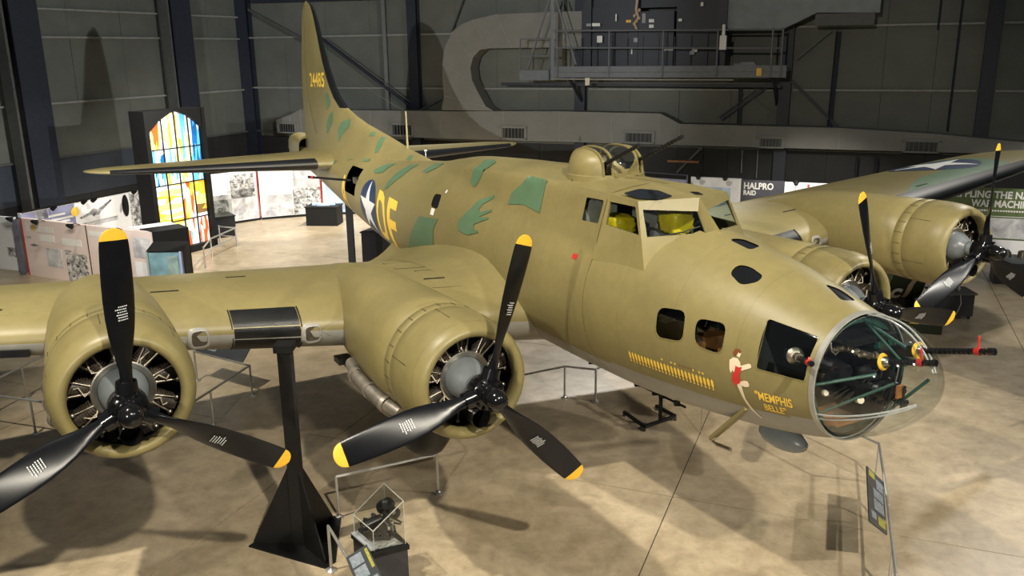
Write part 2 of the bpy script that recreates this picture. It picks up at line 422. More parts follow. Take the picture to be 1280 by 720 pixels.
# rims of the windows, standing a few millimetres proud of the skin
def rim(name, poly, side, r, w, m):
    mb = MB(); out = []
    pts = round_poly(poly, r); c = (sum(p[0] for p in pts)/len(pts), sum(p[1] for p in pts)/len(pts))
    rows = []
    for p in pts:
        s, z = p; row = []
        for k, off in ((0, .001), (0, .006), (w, .006), (w, .001)):
            d = Vector((s-c[0], z-c[1])).normalized(); q = (s+d.x*k, z+d.y*k)
            row.append(A(*[v*1 for v in skin(q[0], phi_at(q[0], q[1], side), off)]))
        rows.append(row)
    mb.grid(rows, cv=True); return mb.build(name, m, AIR)
for side in (1, -1):
    for k in ('w1', 'w2'): rim('window_rim', SIDEWIN[k], side, .11, .010, 'olive')
    rim('window_rim', [(1.60, .24), (1.04, .17), (1.03, -.25), (1.57, -.26)], side, .03, .012, 'olive')

# --- flight deck canopy ahead of s = 4.40 (flat panels with panes let in)
def canopy(side):
    CT, OT, OB, CB = Vector((3.47, 0, 1.22)), Vector((3.77, .70, 1.20)), Vector((3.40, .86, .36)), Vector((2.92, 0, .72))
    DT, DB, RC, RM = Vector((4.42, .70, 1.22)), Vector((4.42, .95, .40)), Vector((4.42, 0, 1.312)), Vector((4.42, .35, 1.288))
    X = lambda v: A(v.x, v.y*side, v.z)
    mb = MB()
    def holed(outer, inner, nm):
        n = (outer[1]-outer[0]).cross(outer[3]-outer[0]).normalized()
        if n.y < 0 and abs(n.y) > abs(n.x): n = -n
        inner = [p-n*(n.dot(p-outer[0])) for p in inner]
        o = [X(p) for p in outer]; i = [X(p) for p in inner]; lip = [X(p+(sum(inner, Vector())/4-p)*.0+Vector((.03, 0, -.0)) if abs(n.x) > abs(n.y) else p-Vector((0, .03, 0))) for p in inner]
        mb.add(o+i, [(k, (k+1) % 4, 4+(k+1) % 4, 4+k) for k in range(4)])
        mb.add(i+lip, [(k, (k+1) % 4, 4+(k+1) % 4, 4+k) for k in range(4)])
        g = MB(); m = [a*.6+b*.4 for a, b in zip(i, lip)]; g.add(m, [(0, 1, 2, 3)]); g.build(nm, 'wglass', AIR, 0, recalc=False)
    holed([OT, CT, CB, OB], [Vector((3.71, .67, 1.10)), Vector((3.36, .085, 1.09)), Vector((3.17, .09, .87)), Vector((3.56, .71, .79))], 'windscreen_pane')
    holed([OT, DT, DB, OB], [Vector((3.80, .72, 1.13)), Vector((4.34, .72, 1.13)), Vector((4.35, .80, .84)), Vector((3.64, .79, .81))], 'cockpit_window')
    mb.add([X(p) for p in (CT, OT, DT, RM, RC)], [(0, 1, 2, 3, 4)])
    mb.build('canopy_frame', 'olive', AIR, 25)
    sk = MB(); poly = round_poly([(3.74, .20), (3.78, .10), (3.62, .06), (3.58, .16)], .02) if side < 0 else round_poly([(4.12, .67), (4.18, .38), (3.99, .22), (3.68, .24), (3.64, .50), (3.82, .67)] if True else [(4.10, .64), (4.14, .40), (3.98, .26), (3.70, .27), (3.67, .48), (3.84, .64)], .04)
    zz = lambda s, y: 1.215+(s-3.6)/.82*.085-.03*(y/.7)**2+.012
    sk.add([A(s, y*side, zz(s, y)+.004) for s, y in poly], [tuple(range(len(poly)))]); sk.build('roof_window', 'smoked', AIR, 0)
for side in (1, -1): canopy(side)
mb = MB(); mb.path([A(3.62, .55, .76), A(3.42, .28, .83), A(3.30, .12, .90)], .010, 6); mb.build('windscreen_wiper', 'rubber', AIR)
# cockpit interior
mb = MB(); mb.box(A(4.6, 0, -.1), (3.2, 1.7, .05)); mb.box(A(6.0, 0, .3), (.05, 1.5, 1.2)); mb.build('cockpit_floor', 'dark', AIR)
mb = MB(); mb.box(A(3.55, 0, .55), (.1, 1.3, .4)); 
for k in range(8): mb.lathe(A(3.61, -.5+.14*k, .6), (-1, 0, 0), [(.05, 0), (.05, .02), (0, .02)], 10, 1)
mb.build('instrument_panel', ['rubber', 'gun'], AIR)
for side in (1, -1):
    mb = MB(); mb.box(A(4.75, .42*side, .35), (.5, .5, .12)); mb.box(A(5.03, .42*side, .62), (.12, .5, .7)); mb.build('pilot_seat', 'quilt', AIR)
    mb = MB(); mb.lathe(A(3.85, .40*side, .66), (1, 0, .5), [(.17, -.015), (.19, 0), (.17, .015), (.15, 0), (.17, -.015)], 20); mb.tube(A(3.85, .4*side, .66), A(3.6, .4*side, .5), .02); mb.build('control_wheel', 'rubber', AIR)
def pack(name, c, d, label, m='lifevest', rx=0):
    bmm = bmesh.new(); bmesh.ops.create_cube(bmm, size=1); bmesh.ops.subdivide_edges(bmm, edges=bmm.edges, cuts=7, use_grid_fill=True)
    rr = random.Random(len(label))
    for v in bmm.verts:
        p = v.co; k = 1-.28*(abs(p.x*2)**4+abs(p.y*2)**4+abs(p.z*2)**4)/3*1.0
        v.co = Vector((p.x*d[0], p.y*d[1], p.z*d[2]))*k*(1+rr.uniform(-.075, .075))
    m_ = bpy.data.meshes.new(name); bmm.to_mesh(m_); bmm.free()
    o = link(name, m_, m, None, 60); o.matrix_world = AM @ Matrix.Translation(A(*c)) @ Matrix.Rotation(rx, 4, 'Y')
    return tag(o, label, 'cushion', 'cushions in the cockpit')
pack('seat_cushion', (4.62, .40, .76), (.50, .34, .30), 'bright yellow cushion seen through the cockpit side window')
pack('seat_cushion', (4.05, -.10, .84), (.46, .36, .36), 'bright yellow vinyl pack seen through the front windscreen')
pack('seat_cushion', (5.02, .50, .82), (.16, .34, .55), 'grey quilted pad behind the rear cockpit side window', 'quilt')

# --- Plexiglas nose: clear shell, ring, ribs and what stands inside
def nosepro(t):       # t 0 at the ring .. 1 at the tip : s, radius, centre z
    s = .95-.87*t; r = .645*max(0, 1-t**2.15)**.62
    return s, r, -.30+.08*math.sin(PI*min(1, t)*.5)
rows = []
for i in range(21):
    t = i/20; t = 1-(1-t)**1.5; s, r, zc = nosepro(t)
    row = []
    for j in range(48):
        a = 2*PI*j/48; y = r*math.sin(a); z = r*math.cos(a)
        if z < 0: z *= 1-.16*t
        row.append(A(s, y, zc+z))
    rows.append(row)
mb = MB(); mb.grid(rows, cu=True); nose = mb.build('nose_glazing', 'glass', AIR, 80)
def nosept(t, a, off=.0):
    s, r, zc = nosepro(t); r += off; y = r*math.sin(a); z = r*math.cos(a)
    if z < 0: z *= 1-.16*t
    return A(s, y, zc+z)
mb = MB()
for a in (-4, -15, 121, 116):
    pr = [nosept(k/14*.93, math.radians(a), .004) for k in range(15)]
    mb = MB()
    for k in range(14): mb.beam(pr[k], pr[k+1], .014, .010, up=(0, -math.sin(math.radians(a)), math.cos(math.radians(a))))
    mb.build('glazing_seam', 'seamstrip', nose)
mb = MB(); rr = []
for j in range(64):
    a = 2*PI*j/64; p = Vector(skin(.955, a)); c = Vector((.955, 0, -.30)); d = (p-c).normalized()
    q0 = p+d*.006; rr.append([A(q0.x-.035, *(q0+d*-.012).yz), A(q0.x-.03, *(q0+d*.006).yz), A(q0.x+.03, *(q0+d*.006).yz), A(q0.x+.035, *(q0+d*-.01).yz)])
mb.grid(rr, cv=True); mb.build('nose_ring', 'ring', AIR)
mb = MB()
for j in range(40):
    a0, a1 = 2*PI*j/40, 2*PI*(j+1)/40
    mb.beam(A(1.02, .585*math.sin(a0), -.30+.585*math.cos(a0)), A(1.02, .585*math.sin(a1), -.30+.585*math.cos(a1)), .07, .03, up=(1, 0, 0))
mb.tube(A(1.0, -.1, .25), A(.48, -.06, .12), .017); mb.tube(A(1.0, -.1, .25), A(.40, .03, -.02), .014)
mb.tube(A(1.0, .57, -.30), A(.58, .20, -.13), .018); mb.tube(A(1.0, .50, -.62), A(.45, .1, -.2), .016)
mb.tube(A(1.0, -.56, -.2), A(.50, -.15, -.02), .018); mb.tube(A(.62, .05, -.62), A(.25, -.12, -.14), .016)
mb.build('nose_frame', 'greenframe', AIR)
# two nose guns, each in a yellow collar
def barrel(mb, p0, p1, r, rings=14):
    p0, p1 = Vector(p0), Vector(p1); d = p1-p0
    mb.tube(p0, p1, r*.72, n=12)
    for k in range(rings):
        t = .04+.86*k/rings; mb.tube(p0+d*t, p0+d*(t+.045), r, n=12)
    mb.tube(p0+d*.93, p1, r*1.12, n=12)
def gun(name, p0, p1, r, collar=None, red=None, back=.35):
    mb = MB(); p0, p1 = Vector(p0), Vector(p1); d = (p1-p0).normalized(); barrel(mb, p0, p1, r)
    mb.beam(p0-d*back, p0, r*3.2, r*3.6); g = mb.build(name, 'gun', AIR, 40)
    if collar:
        c = MB(); c.lathe(p0+d*.015, d, [(r*1.5, -.01), (r*2.5, -.015), (r*2.9, 0), (r*2.6, .015), (r*1.9, .02), (r*1.5, -.01)], 24); c.build('gun_collar', 'yellow', g)
        c = MB(); c.lathe(p0+d*.03, d, [(r*1.9, -.04), (r*1.9, .02), (r*1.1, .06)], 20); c.build('gun_sleeve', 'steel', g)
    if red is not None:
        c = MB(); q = p0+(p1-p0)*red; c.tube(q-d*.025, q+d*.025, r*1.2); c.beam(q+Vector((0, 0, r)), q+Vector((-.01, .01, .14 if back > .25 else .05)), .022, .006); c.build('safety_ribbon', 'red', g)
    return g
gun('nose_gun', A(.66, .04, -.055), A(.115, -.01, .085), .030, True, .72, .28)
gun('nose_gun', A(.40, -.12, .105), A(-.40, -.04, .335), .030, True, .80, .30)
gun('cheek_gun', A(1.24, .60, -.06), A(.80, .84, .03), .027, None, .85, .22)
mb = MB(); mb.lathe(A(1.24, .60, -.06), A(.80, .84, .03)-A(1.24, .60, -.06), [(.03, -.02), (.08, -.02), (.09, .02), (.065, .05), (.045, .06), (.04, .14), (.03, .14)], 24); mb.build('gun_socket', 'oldsteel', AIR)
# bombardier's station: black instrument masses, dials, trays
mb = MB(); mb.box(A(.86, .05, -.44), (.30, .34, .34)); mb.lathe(A(.62, .02, -.36), (1, 0, 0), [(.0, .06), (.08, .06), (.10, 0), (.10, -.16)], 18); mb.lathe(A(.80, .05, -.24), (0, 0, 1), [(.13, 0), (.13, .08), (.05, .14), (0, .14)], 18)
for k in range(12):
    mb.tube(A(1.0-.05*k, .36-.035*k, -.46-.02*(k % 3)), A(.82-.04*k, .08-.02*(k % 3), -.26+.04*(k % 5)), .014)
    mb.ball(A(.60+.05*(k % 8), -.26+.05*(k % 7), -.52+.045*(k % 5)), .05, 8)
mb.build('bombsight', 'equipment', AIR)
mb = MB(); mb.box(A(1.10, .30, -.30), (.22, .38, .30)); mb.box(A(1.16, -.05, -.12), (.2, .5, .22)); mb.lathe(A(1.0, .26, -.20), (1, 0, 0), [(0, .12), (.09, .12), (.11, 0), (.11, -.15)], 16); mb.box(A(1.02, -.28, -.36), (.3, .3, .5)); mb.build('control_panel', 'equipment', AIR)
mb = MB(); mb.lathe(A(.72, .0, -.07), A(1, 0, .02), [(.05, .03), (.075, .2), (.10, .38), (.02, .45)], 14); mb.box(A(1.0, .02, -.06), (.5, .13, .14)); mb.build('gun_cradle', 'equipment', AIR)
mb = MB(); mb.box(A(1.05, -.02, .12), (.5, .62, .05)); mb.box(A(1.2, .2, .05), (.2, .2, .2)); mb.build('upper_shelf', 'equipment', AIR)
mb = MB()
for k, (s, y, z) in enumerate([(.97, .44, -.40), (.70, .26, -.42)]): mb.lathe(A(s, y, z), (1, -.5, .3), [(0, .03), (.026+.008*k, .03), (.034, 0), (.034, -.04)], 14)
mb.build('instrument_dial', 'cream', AIR)
mb = MB(); mb.box(A(.42, .06, -.28), (.02, .08, .13)); mb.build('paper_tag', 'orange', AIR)
mb = MB(); mb.box(A(1.02, .20, -.70), (.42, .42, .03)); mb.build('ammunition_tray', 'orange', AIR)
mb = MB(); mb.box(A(1.0, .34, -.72), (.12, .10, .08)); mb.build('ammunition_tray', 'orange', AIR)
mb = MB(); mb.box(A(2.35, .25, -.42), (1.0, .9, .04)); mb.box(A(2.72, .45, -.30), (.35, .35, .16)); mb.box(A(2.20, .55, -.33), (.12, .3, .16)); mb.build('navigator_table', 'orange', AIR)
mb = MB(); mb.box(A(2.0, .40, -.04), (.24, .26, .5)); mb.build('padded_jacket', 'quilt', AIR)
mb = MB(); mb.box(A(1.25, -.42, -.05), (.35, .12, .45)); mb.box(A(2.5, -.70, -.1), (.5, .1, .5)); mb.tube(A(1.5, .5, .30), A(.98, .40, .12), .015); mb.build('equipment_box', 'greenframe', AIR)
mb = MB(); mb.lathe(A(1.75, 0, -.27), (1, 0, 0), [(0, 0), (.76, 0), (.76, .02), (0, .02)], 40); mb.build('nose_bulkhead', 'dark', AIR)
mb = MB(); pts = []
for k in range(33): a = PI*.15+PI*1.1*k/32; pts.append(A(.72, .18*math.sin(a)-.05, .0+.28*math.cos(a)))
for k in range(7): mb.lathe(A(.98-.05*k, .30-.03*k, .03+.025*math.sin(k)), (0, 1, 0), [(.035, -.02), (.035, .02), (0, .02)], 8)
mb.box(A(.85, .15, .01), (.3, .05, .05)); mb.path([A(.98, .40, .12), A(.95, .42, .05), A(.93, .38, .0), A(.90, .36, .06)], .012, 6); mb.build('ammunition_feed', 'oldsteel', AIR)
mb = MB(); mb.ball(A(.56, -.20, .10), .055, 10, sc=(1, 1, .7)); mb.build('reading_lamp', 'steel', AIR)

# --- top turret
TC = (5.50, 0, 1.17); TR = .545
def tdome(u, a, off=0.):          # superellipsoid dome; u 0 at rim .. 1 at crown
    e = .72; rr = (TR-.015+off)*math.cos(u*PI/2)**e; zz = TC[2]+.17+(.385+off)*math.sin(u*PI/2)**e
    return A(TC[0]-rr*math.cos(a), rr*math.sin(a), zz)
mb = MB(); mb.lathe(A(TC[0], 0, TC[2]), (0, 0, 1), [(TR+.03, -.14), (TR+.03, .02), (TR+.01, .04), (TR, .17), (TR-.02, .185), (TR-.05, .17)], 48); trt = mb.build('turret_base', 'olive', AIR)
for k in range(12):
    b = MB(); a = 2*PI*k/12; b.lathe(A(TC[0]-(TR)*math.cos(a), TR*math.sin(a), TC[2]+.09), A(-math.cos(a), math.sin(a), 0), [(.022, -.01), (.022, .012), (0, .018)], 8); b.build('turret_bolt', 'oldsteel', trt)
gl = MB(); sh = MB(); rowsD = [[tdome(i/32, 2*PI*j/128) for j in range(128)] for i in range(33)]
for i in range(32):
    for j in range(128):
        q = [rowsD[i][j], rowsD[i][(j+1) % 128], rowsD[i+1][(j+1) % 128], rowsD[i+1][j]]
        c = sum(q, Vector())/4; y = abs(c.y); fwd = c.x+TC[0]
        if y > .315: sh.add(q, [(0, 1, 2, 3)])
        elif y <= .215 and fwd > .05 and i < 2+12*(y/.215)**2: sh.add(q, [(0, 1, 2, 3)])
        elif .215 < y <= .315 and fwd > .05 and i < 18: pass                      # gun slots
        else: gl.add(q, [(0, 1, 2, 3)])
gl.build('turret_dome', 'turret_glass', AIR, 80); sh.build('turret_cheek', 'olive', AIR, 60)
mb = MB()
for yy in (.32, -.32, .205, -.205):
    pts = []
    for k in range(33):
        x = -1+2*k/32; ph = math.acos(max(-1, min(1, x)))
        # walk over the dome at constant y
        best = None
        rr_y = abs(yy); lo = 0
        R = TR-.015
        xx = x*math.sqrt(max(0, R*R-yy*yy)); r = math.hypot(xx, yy); cu = min(1, (r/R))**(1/.72); u = math.acos(min(1, cu)); z = TC[2]+.17+.385*math.sin(u)**.72
        pts.append(A(TC[0]-xx, yy, z+.004))
    for a, b in zip(pts, pts[1:]): mb.beam(a, b, .035 if abs(yy) > .3 else .022, .03, up=(0, 1, 0))
mb.add([A(5.03, .20, 1.33), A(5.03, -.20, 1.33), A(5.06, -.20, 1.52), A(5.03, -.10, 1.36), A(5.03, .10, 1.36), A(5.06, .20, 1.52)], [(0, 1, 2, 3, 4, 5)]); mb.beam(A(4.98, -.2, 1.36), A(4.98, .2, 1.36), .03, .05); mb.build('turret_frame', 'olive', AIR, 40)
for yy in (.265, -.265):
    mb = MB(); barrel(mb, A(5.25, yy, 1.46), A(4.15, yy, 1.90) if yy < 0 else A(4.35, yy, 1.81), .026); mb.box(A(5.35, yy, 1.42), (.4, .09, .13)); mb.build('turret_gun', 'gun', AIR, 40)
mb = MB(); mb.box(A(5.55, 0, 1.36), (.4, .3, .28)); mb.lathe(A(5.6, 0, 1.5), (0, 0, 1), [(.12, 0), (.12, .06), (0, .08)], 16); mb.box(A(5.2, 0, 1.44), (.12, .18, .1)); mb.build('gun_sight', 'oldsteel', AIR)

# --- wings
def LE(y): return 5.86+.145*y
def TEs(y): return 11.65-.055*y
def wz(y): return -.53+(y-4.76)*.0787
def wsec(y, f, up_, off=0.):
    """point on the wing surface: y span, f chord fraction, up_ +1 upper / -1 lower"""
    c = TEs(y)-LE(y); tc = .216-.0066*y
    if y > 14.6:
        k = (y-14.6)/1.25; sh = math.sqrt(max(.0005, 1-k*k)); mid = LE(y)+c*.45; c2 = c*sh; le = mid-.45*c2
    else: c2 = c; le = LE(y)
    th = 5*tc*c2*(.2969*math.sqrt(f)-.1260*f-.3516*f*f+.2843*f**3-.1015*f**4)
    camber = .02*c2*4*f*(1-f)
    return (le+f*c2, y, wz(y)-.055*f*c2+camber+up_*(th+off))
FR = [0, .004, .012, .025, .045, .07, .1, .14, .19, .25, .32, .4, .5, .6, .7, .8, .9, 1]
def wing_loop(y): return [wsec(y, f, 1) for f in reversed(FR)]+[wsec(y, f, -1) for f in FR[1:]]
YS = [0.2, .6, 1.0, 1.4, 1.9, 2.4, 3.08, 3.7, 4.3, 4.9, 5.5, 6.1, 6.57, 7.2, 8, 9, 10, 11, 12, 13, 14, 14.6, 14.9, 15.2, 15.45, 15.65, 15.78, 15.84]
for side in (1, -1):
    mb = MB(); rows = [[A(s, y*side, z) for s, y, z in wing_loop(y)] for y in YS]
    nl = len(FR)
    mb.grid(rows, mf=lambda i, j: 1 if j >= nl-1 else 0, capb=True); mb.build('wing', ['olive', 'belly'], AIR, 50)
    # rubber boot on the outer leading edge
    mb = MB(); rows = []
    for k in range(13):
        y = 8.1+k*6.3/12; rows.append([A(s, yy*side, z) for s, yy, z in [wsec(y, f, 1, .008) for f in (.085, .05, .02, .005)]+[tuple(Vector(wsec(y, 0, 1))+Vector((-.008, 0, 0)))]+[wsec(y, f, -1, .008) for f in (.005, .02, .05, .085)]])
    mb.grid(rows); mb.build('deicer_boot', 'boot', AIR, 50)
    # black cover over the intercooler intake between the engines
    mb = MB(); rows = []
    for k in range(7):
        y = 4.25+.84*k/6; rows.append([A(s, yy*side, z) for s, yy, z in [wsec(y, f, 1, .012) for f in (.05, .042, .034, .025, .016, .008)]+[tuple(Vector(wsec(y, 0, 1))+Vector((-.012, 0, 0)))]+[wsec(y, f, -1, .012) for f in (.008, .02, .035, .05, .065)]])
    mb.grid(rows); mb.build('intake_cover', 'cover', AIR, 50)
    mb = MB()
    for y in (4.23, 5.11):
        pr = [A(*[a if i != 1 else a*side for i, a in enumerate(wsec(y, f, 1, .012))]) for f in (.05, .034, .016, .005)]+[A(*[a if i != 1 else a*side for i, a in enumerate(wsec(y, f, -1, .012))]) for f in (.005, .02, .04, .065)]
        mb = MB()
        for a, b in zip(pr, pr[1:]): mb.beam(a, b, .02, .012, up=(0, 1, 0))
        mb.build('cover_strap', 'boot', AIR, 0)
    # two oval ram air ports in the leading edge
    for y in (5.52, 4.10):
        base = Vector(wsec(y, .0, 1)); nx, nz = -math.cos(.30), -math.sin(.30)      # the port looks forward and a little down
        def pt(w, h, d, a):
            cx = abs(math.cos(a))**.55*math.copysign(1, math.cos(a)); sx = abs(math.sin(a))**.55*math.copysign(1, math.sin(a))
            return A(base.x+nx*d-nz*0+.22*abs(sx*h)-.30*sx*h*.3, (y+w*cx)*side, base.z-.045+sx*h)
        mb = MB(); mb.grid([[pt(.155, .165, -.06, a), pt(.125, .135, .022, a), pt(.098, .108, .026, a), pt(.092, .10, -.015, a)] for a in [2*PI*k/24 for k in range(24)]], cv=True); vent = mb.build('ram_air_port', 'belly', AIR, 60)
        g = MB(); g.add([pt(.096, .106, .006, 2*PI*k/24) for k in range(24)], [tuple(range(24))]); g.build('port_shade', 'cyl', vent, 0)  # flat dark plate painted as the shaded brownish inside of the hole
    q0, q1 = Vector(wsec(7.45, .012, -1, .012)), Vector(wsec(8.15, .012, -1, .012)); mb = MB(); mb.beam(A(q0.x, q0.y*side, q0.z), A(q1.x, q1.y*side, q1.z), .12, .09); mb.build('landing_light_slot', 'black', AIR, 0)
    # lifting slots and hand holds in the upper skin
    for y, f, dy in ((1.9, .16, .16), (5.6, .20, .18), (7.7, .13, .18), (4.6, .33, .14), (9.6, .12, .2)):
        p = Vector(wsec(y, f, 1, .002)); q = Vector(wsec(y+dy*2, f, 1, .002)); mb = MB(); mb.beam(A(p.x, p.y*side, p.z), A(q.x, q.y*side, q.z), .035, .01); mb.build('lifting_slot', 'black', AIR, 0)
    # inspection panels on the inner wing
    mb = MB()
    for (y0, f0, y1, f1) in ((1.5, .10, 2.2, .24), (1.55, .28, 2.4, .40)):
        for a, b in (((y0, f0), (y1, f0)), ((y1, f0), (y1, f1)), ((y1, f1), (y0, f1)), ((y0, f1), (y0, f0))):
            p = Vector(wsec(a[0], a[1], 1, .001)); q = Vector(wsec(b[0], b[1], 1, .001)); mb.beam(A(p.x, p.y*side, p.z), A(q.x, q.y*side, q.z), .012, .004)
    mb.build('access_panel_edge', 'olivedark', AIR, 0)

# --- wing root fillets
def fillet(side):
    mb = MB(); rows = []
    for k in range(25):
        f = .0+k/24*1.12; row = []
        for m in range(9):
            t = m/8; y = 1.95-(1.95-.70)*t
            ff = min(f, 1.0); b = Vector(wsec(y, ff, 1, .003)); 
            if f > 1: b.x += (f-1)*4.5; b.z += 0
            lift_ = .62*t**2.6*min(1, f*5)*(1 if f < 1 else 1)
            row.append(A(b.x, y*side, b.z+lift_))
        rows.append(row)
    mb.grid(rows); mb.build('wing_fillet', 'olive', AIR, 60)
for side in (1, -1): fillet(side)

# --- engines
HI = (3.248, 3.076, -.609); HO = (4.050, 6.569, -.323)
PH = {('i', 1): -.3108, ('o', 1): -.0432, ('i', -1): .2874, ('o', -1): -.0498}
def nacelle_secs(kind):
    base = [(.50, .56, .56, .56, 0), (.40, .537, .537, .537, 0), (.34, .53, .53, .53, 0), (.29, .555, .555, .555, 0), (.272, .59, .59, .59, 0), (.285, .625, .625, .625, 0), (.34, .665, .665, .665, 0), (.44, .70, .70, .70, 0), (.6, .722, .722, .722, 0), (.85, .73, .73, .73, 0),
            (1.02, .728, .728, .728, 0), (1.03, .720, .720, .720, 0), (1.045, .720, .720, .720, 0), (1.055, .728, .728, .728, 0), (1.22, .722, .722, .722, 0), (1.23, .712, .712, .712, 0), (1.25, .712, .712, .712, 0), (1.26, .72, .72, .72, 0)]
    if kind == 'i': tail = [(1.7, .725, .70, .74, 0), (2.3, .69, .70, .76, 0), (3.0, .62, .70, .78, 0), (3.6, .54, .67, .80, .02), (4.2, .45, .60, .78, .03), (4.9, .38, .50, .70, .03), (5.6, .24, .38, .55, .0), (6.2, .12, .26, .40, -.04), (6.6, .03, .12, .3, -.08)]
    else: tail = [(1.7, .71, .70, .70, 0), (2.2, .70, .69, .68, 0), (2.8, .68, .67, .64, 0), (3.4, .62, .62, .56, .02), (4.0, .50, .52, .46, .02), (4.6, .34, .40, .34, 0), (5.1, .16, .24, .2, -.03), (5.4, .03, .1, .1, -.06)]
    return base+tail
def prop_blade():
    """one paddle blade pointing up; returns a mesh shared by all twelve"""
    mb = MB(); R = 1.765; rows = []; rs = [.16, .24, .32, .40, .50, .62, .76, .92, 1.08, 1.24, 1.38, 1.50, 1.60, 1.645, 1.65, 1.69, 1.72, 1.745, 1.758, 1.765]
    ch = [.13, .13, .14, .165, .215, .27, .315, .335, .335, .325, .31, .295, .28, .27, .268, .245, .21, .15, .09, .02]
    for r, c in zip(rs, ch):
        b = math.radians(62-44*min(1, r/1.6)**.8); tk = .12*max(0, 1-r/.55)**1.0+.052*max(0, 1-r/1.9)+.008
        if r < .3: tk = c
        cv = Vector((math.sin(b), -math.cos(b), 0)); nv = Vector((math.cos(b), math.sin(b), 0)); row = []
        for k in range(20):
            a = 2*PI*k/20; x = math.cos(a); yv = math.sin(a)
            row.append(cv*(x*c/2)+nv*(yv*tk/2*(1 if r < .3 else (1-.25*x)))+Vector((0, 0, r)))
        rows.append(row)
    mb.grid(rows, cu=True, mf=lambda i, j: 1 if i >= 14 else 0, capa=True, capb=True)
    # printed stencil block on the front face
    def stencil(r0, rows_, flip=0):
        rng = random.Random(3)
        for a in range(rows_):
            r = r0+a*.026; b = math.radians(62-44*min(1, r/1.6)**.8); cv = Vector((math.sin(b), -math.cos(b), 0)); nv = Vector((math.cos(b), math.sin(b), 0))
            w0 = -.045+rng.uniform(-.02, .0); w1 = .05+rng.uniform(-.03, .02); x = w0
            while x < w1:
                l = rng.uniform(.008, .02)
                q = [cv*u+Vector((0, 0, rr))+nv*(-1)*0+nv*.031*math.sqrt(max(.1, 1-(u/.17)**2)) for u, rr in ((x, r), (x+l, r), (x+l, r+.011), (x, r+.011))]
                mb.add(q, [(0, 1, 2, 3)], 2); x += l+.006
    stencil(.88, 6)
    o = mb.build('blade', ['blade', 'yellow', 'stencil'], None, 50, recalc=False)
    return o
BL = prop_blade(); BLM = BL.data; bpy.data.objects.remove(BL)
def engine(kind, side):
    hs, hy, hz = HI if kind == 'i' else HO
    o = lambda ds, y, z: A(hs+ds, (hy+y)*side, hz+z)
    # nacelle and cowl
    mb = MB(); rows = []; secs = nacelle_secs(kind)
    for ds, w, t, b, zc in secs:
        e = 2.0 if ds < 1.3 else 2.25
        row = []
        for j in range(48):
            a = 2*PI*j/48; sn, cs = math.sin(a), math.cos(a); v = t if cs > 0 else b
            k = (abs(sn)**e+abs(cs)**e)**(-1/e); row.append(o(ds, w*sn*k, zc+v*cs*k))
        rows.append(row)
    def mf(i, j):
        a = abs(((j+.5)/48*360+180) % 360-180); return 1 if (a > 128 and secs[i][0] > 1.3) else 0
    mb.grid(rows, cu=True, mf=mf, capb=True); mb.build('engine_nacelle', ['olive', 'belly'], AIR, 50)
    # cowl fasteners and flap joints
    mb = MB()
    for j in range(24):
        a = 2*PI*j/24+.05
        mb.beam(o(1.06, .731*math.sin(a), .731*math.cos(a)), o(1.22, .725*math.sin(a), .725*math.cos(a)), .006, .004)
    for a0 in (-50, 10, 70, 130, 190, 250):
        a = math.radians(a0); mb.beam(o(.62, .7245*math.sin(a), .7245*math.cos(a)), o(1.02, .7305*math.sin(a), .7305*math.cos(a)), .008, .004)
    mb.build('cowl_joint', 'olivedark', AIR, 0)
    # radial engine
    mb = MB(); mb.lathe(o(.42, 0, 0), (-1, 0, 0), [(.10, -.16), (.12, -.12), (.17, -.08), (.215, -.01), (.24, .06), (.25, .2)], 32); mb.lathe(o(.30, 0, 0), (1, 0, 0), [(.11, 0), (.12, .10), (.10, .16)], 20)
    eng = mb.build('engine_crankcase', 'engine_grey', AIR, 50)
    mb = MB(); mb.lathe(o(.57, 0, 0), (-1, 0, 0), [(.25, -.03), (.30, -.045), (.315, -.04), (.32, .0), (.31, .03), (.25, .03)], 40); mb.build('ignition_ring', 'steel', eng)
    mb = MB(); mb.lathe(o(.86, 0, 0), (1, 0, 0), [(.0, 0), (.70, 0)], 32); mb.lathe(o(.46, 0, 0), (-1, 0, 0), [(.545, 0), (.60, .15), (.68, .38)], 48); mb.build('cooling_baffle', 'black', eng)
    rng = random.Random(5)
    for k in range(9):
        a = 2*PI*k/9+.0; d = Vector((0, -math.sin(a)*side, math.cos(a))); c0 = o(.66, 0, 0)
        t = Vector((0, -math.cos(a)*side, -math.sin(a)))
        mb = MB()
        for q in range(9): mb.tube(c0+d*(.28+.026*q), c0+d*(.296+.026*q), .098, n=14)
        mb.tube(c0+d*.27, c0+d*.54, .082, n=14); mb.box(c0+d*.53, (.14, .10, .06), Matrix((Vector((1, 0, 0)), t, d)).transposed())
        cyl = mb.build('cylinder', 'cyl', eng, 40)
        for sgn in (-1, 1):
            p = MB(); p.tube(o(.57, 0, 0)+d*.29+t*(.035*sgn), o(.575, 0, 0)+d*.53+t*(.085*sgn), .0135, n=8); p.ball(o(.57, 0, 0)+d*.53+t*.085*sgn, .032, 8); p.tube(o(.57, 0, 0)+d*.285+t*.035*sgn, o(.57, 0, 0)+d*.33+t*.042*sgn, .021, n=8); p.build('pushrod_tube', 'oldsteel', cyl, 60)
        w = MB(); w.path([o(.55, 0, 0)+d*.30, o(.50, 0, 0)+d*.36+t*.05, o(.53, 0, 0)+d*.42+t*.03*rng.choice((-1, 1)), o(.58, 0, 0)+d*.47], .008, 6); w.build('ignition_lead', 'cream', cyl, 60)
    mb = MB(); mb.lathe(o(.44, 0, -.36), (1, 0, 0), [(.0, 0), (.10, 0), (.11, .06), (.11, .3)], 16); mb.box(o(.45, 0, -.27), (.1, .12, .12)); mb.build('oil_sump', 'gun', eng)
    # propeller
    mb = MB()
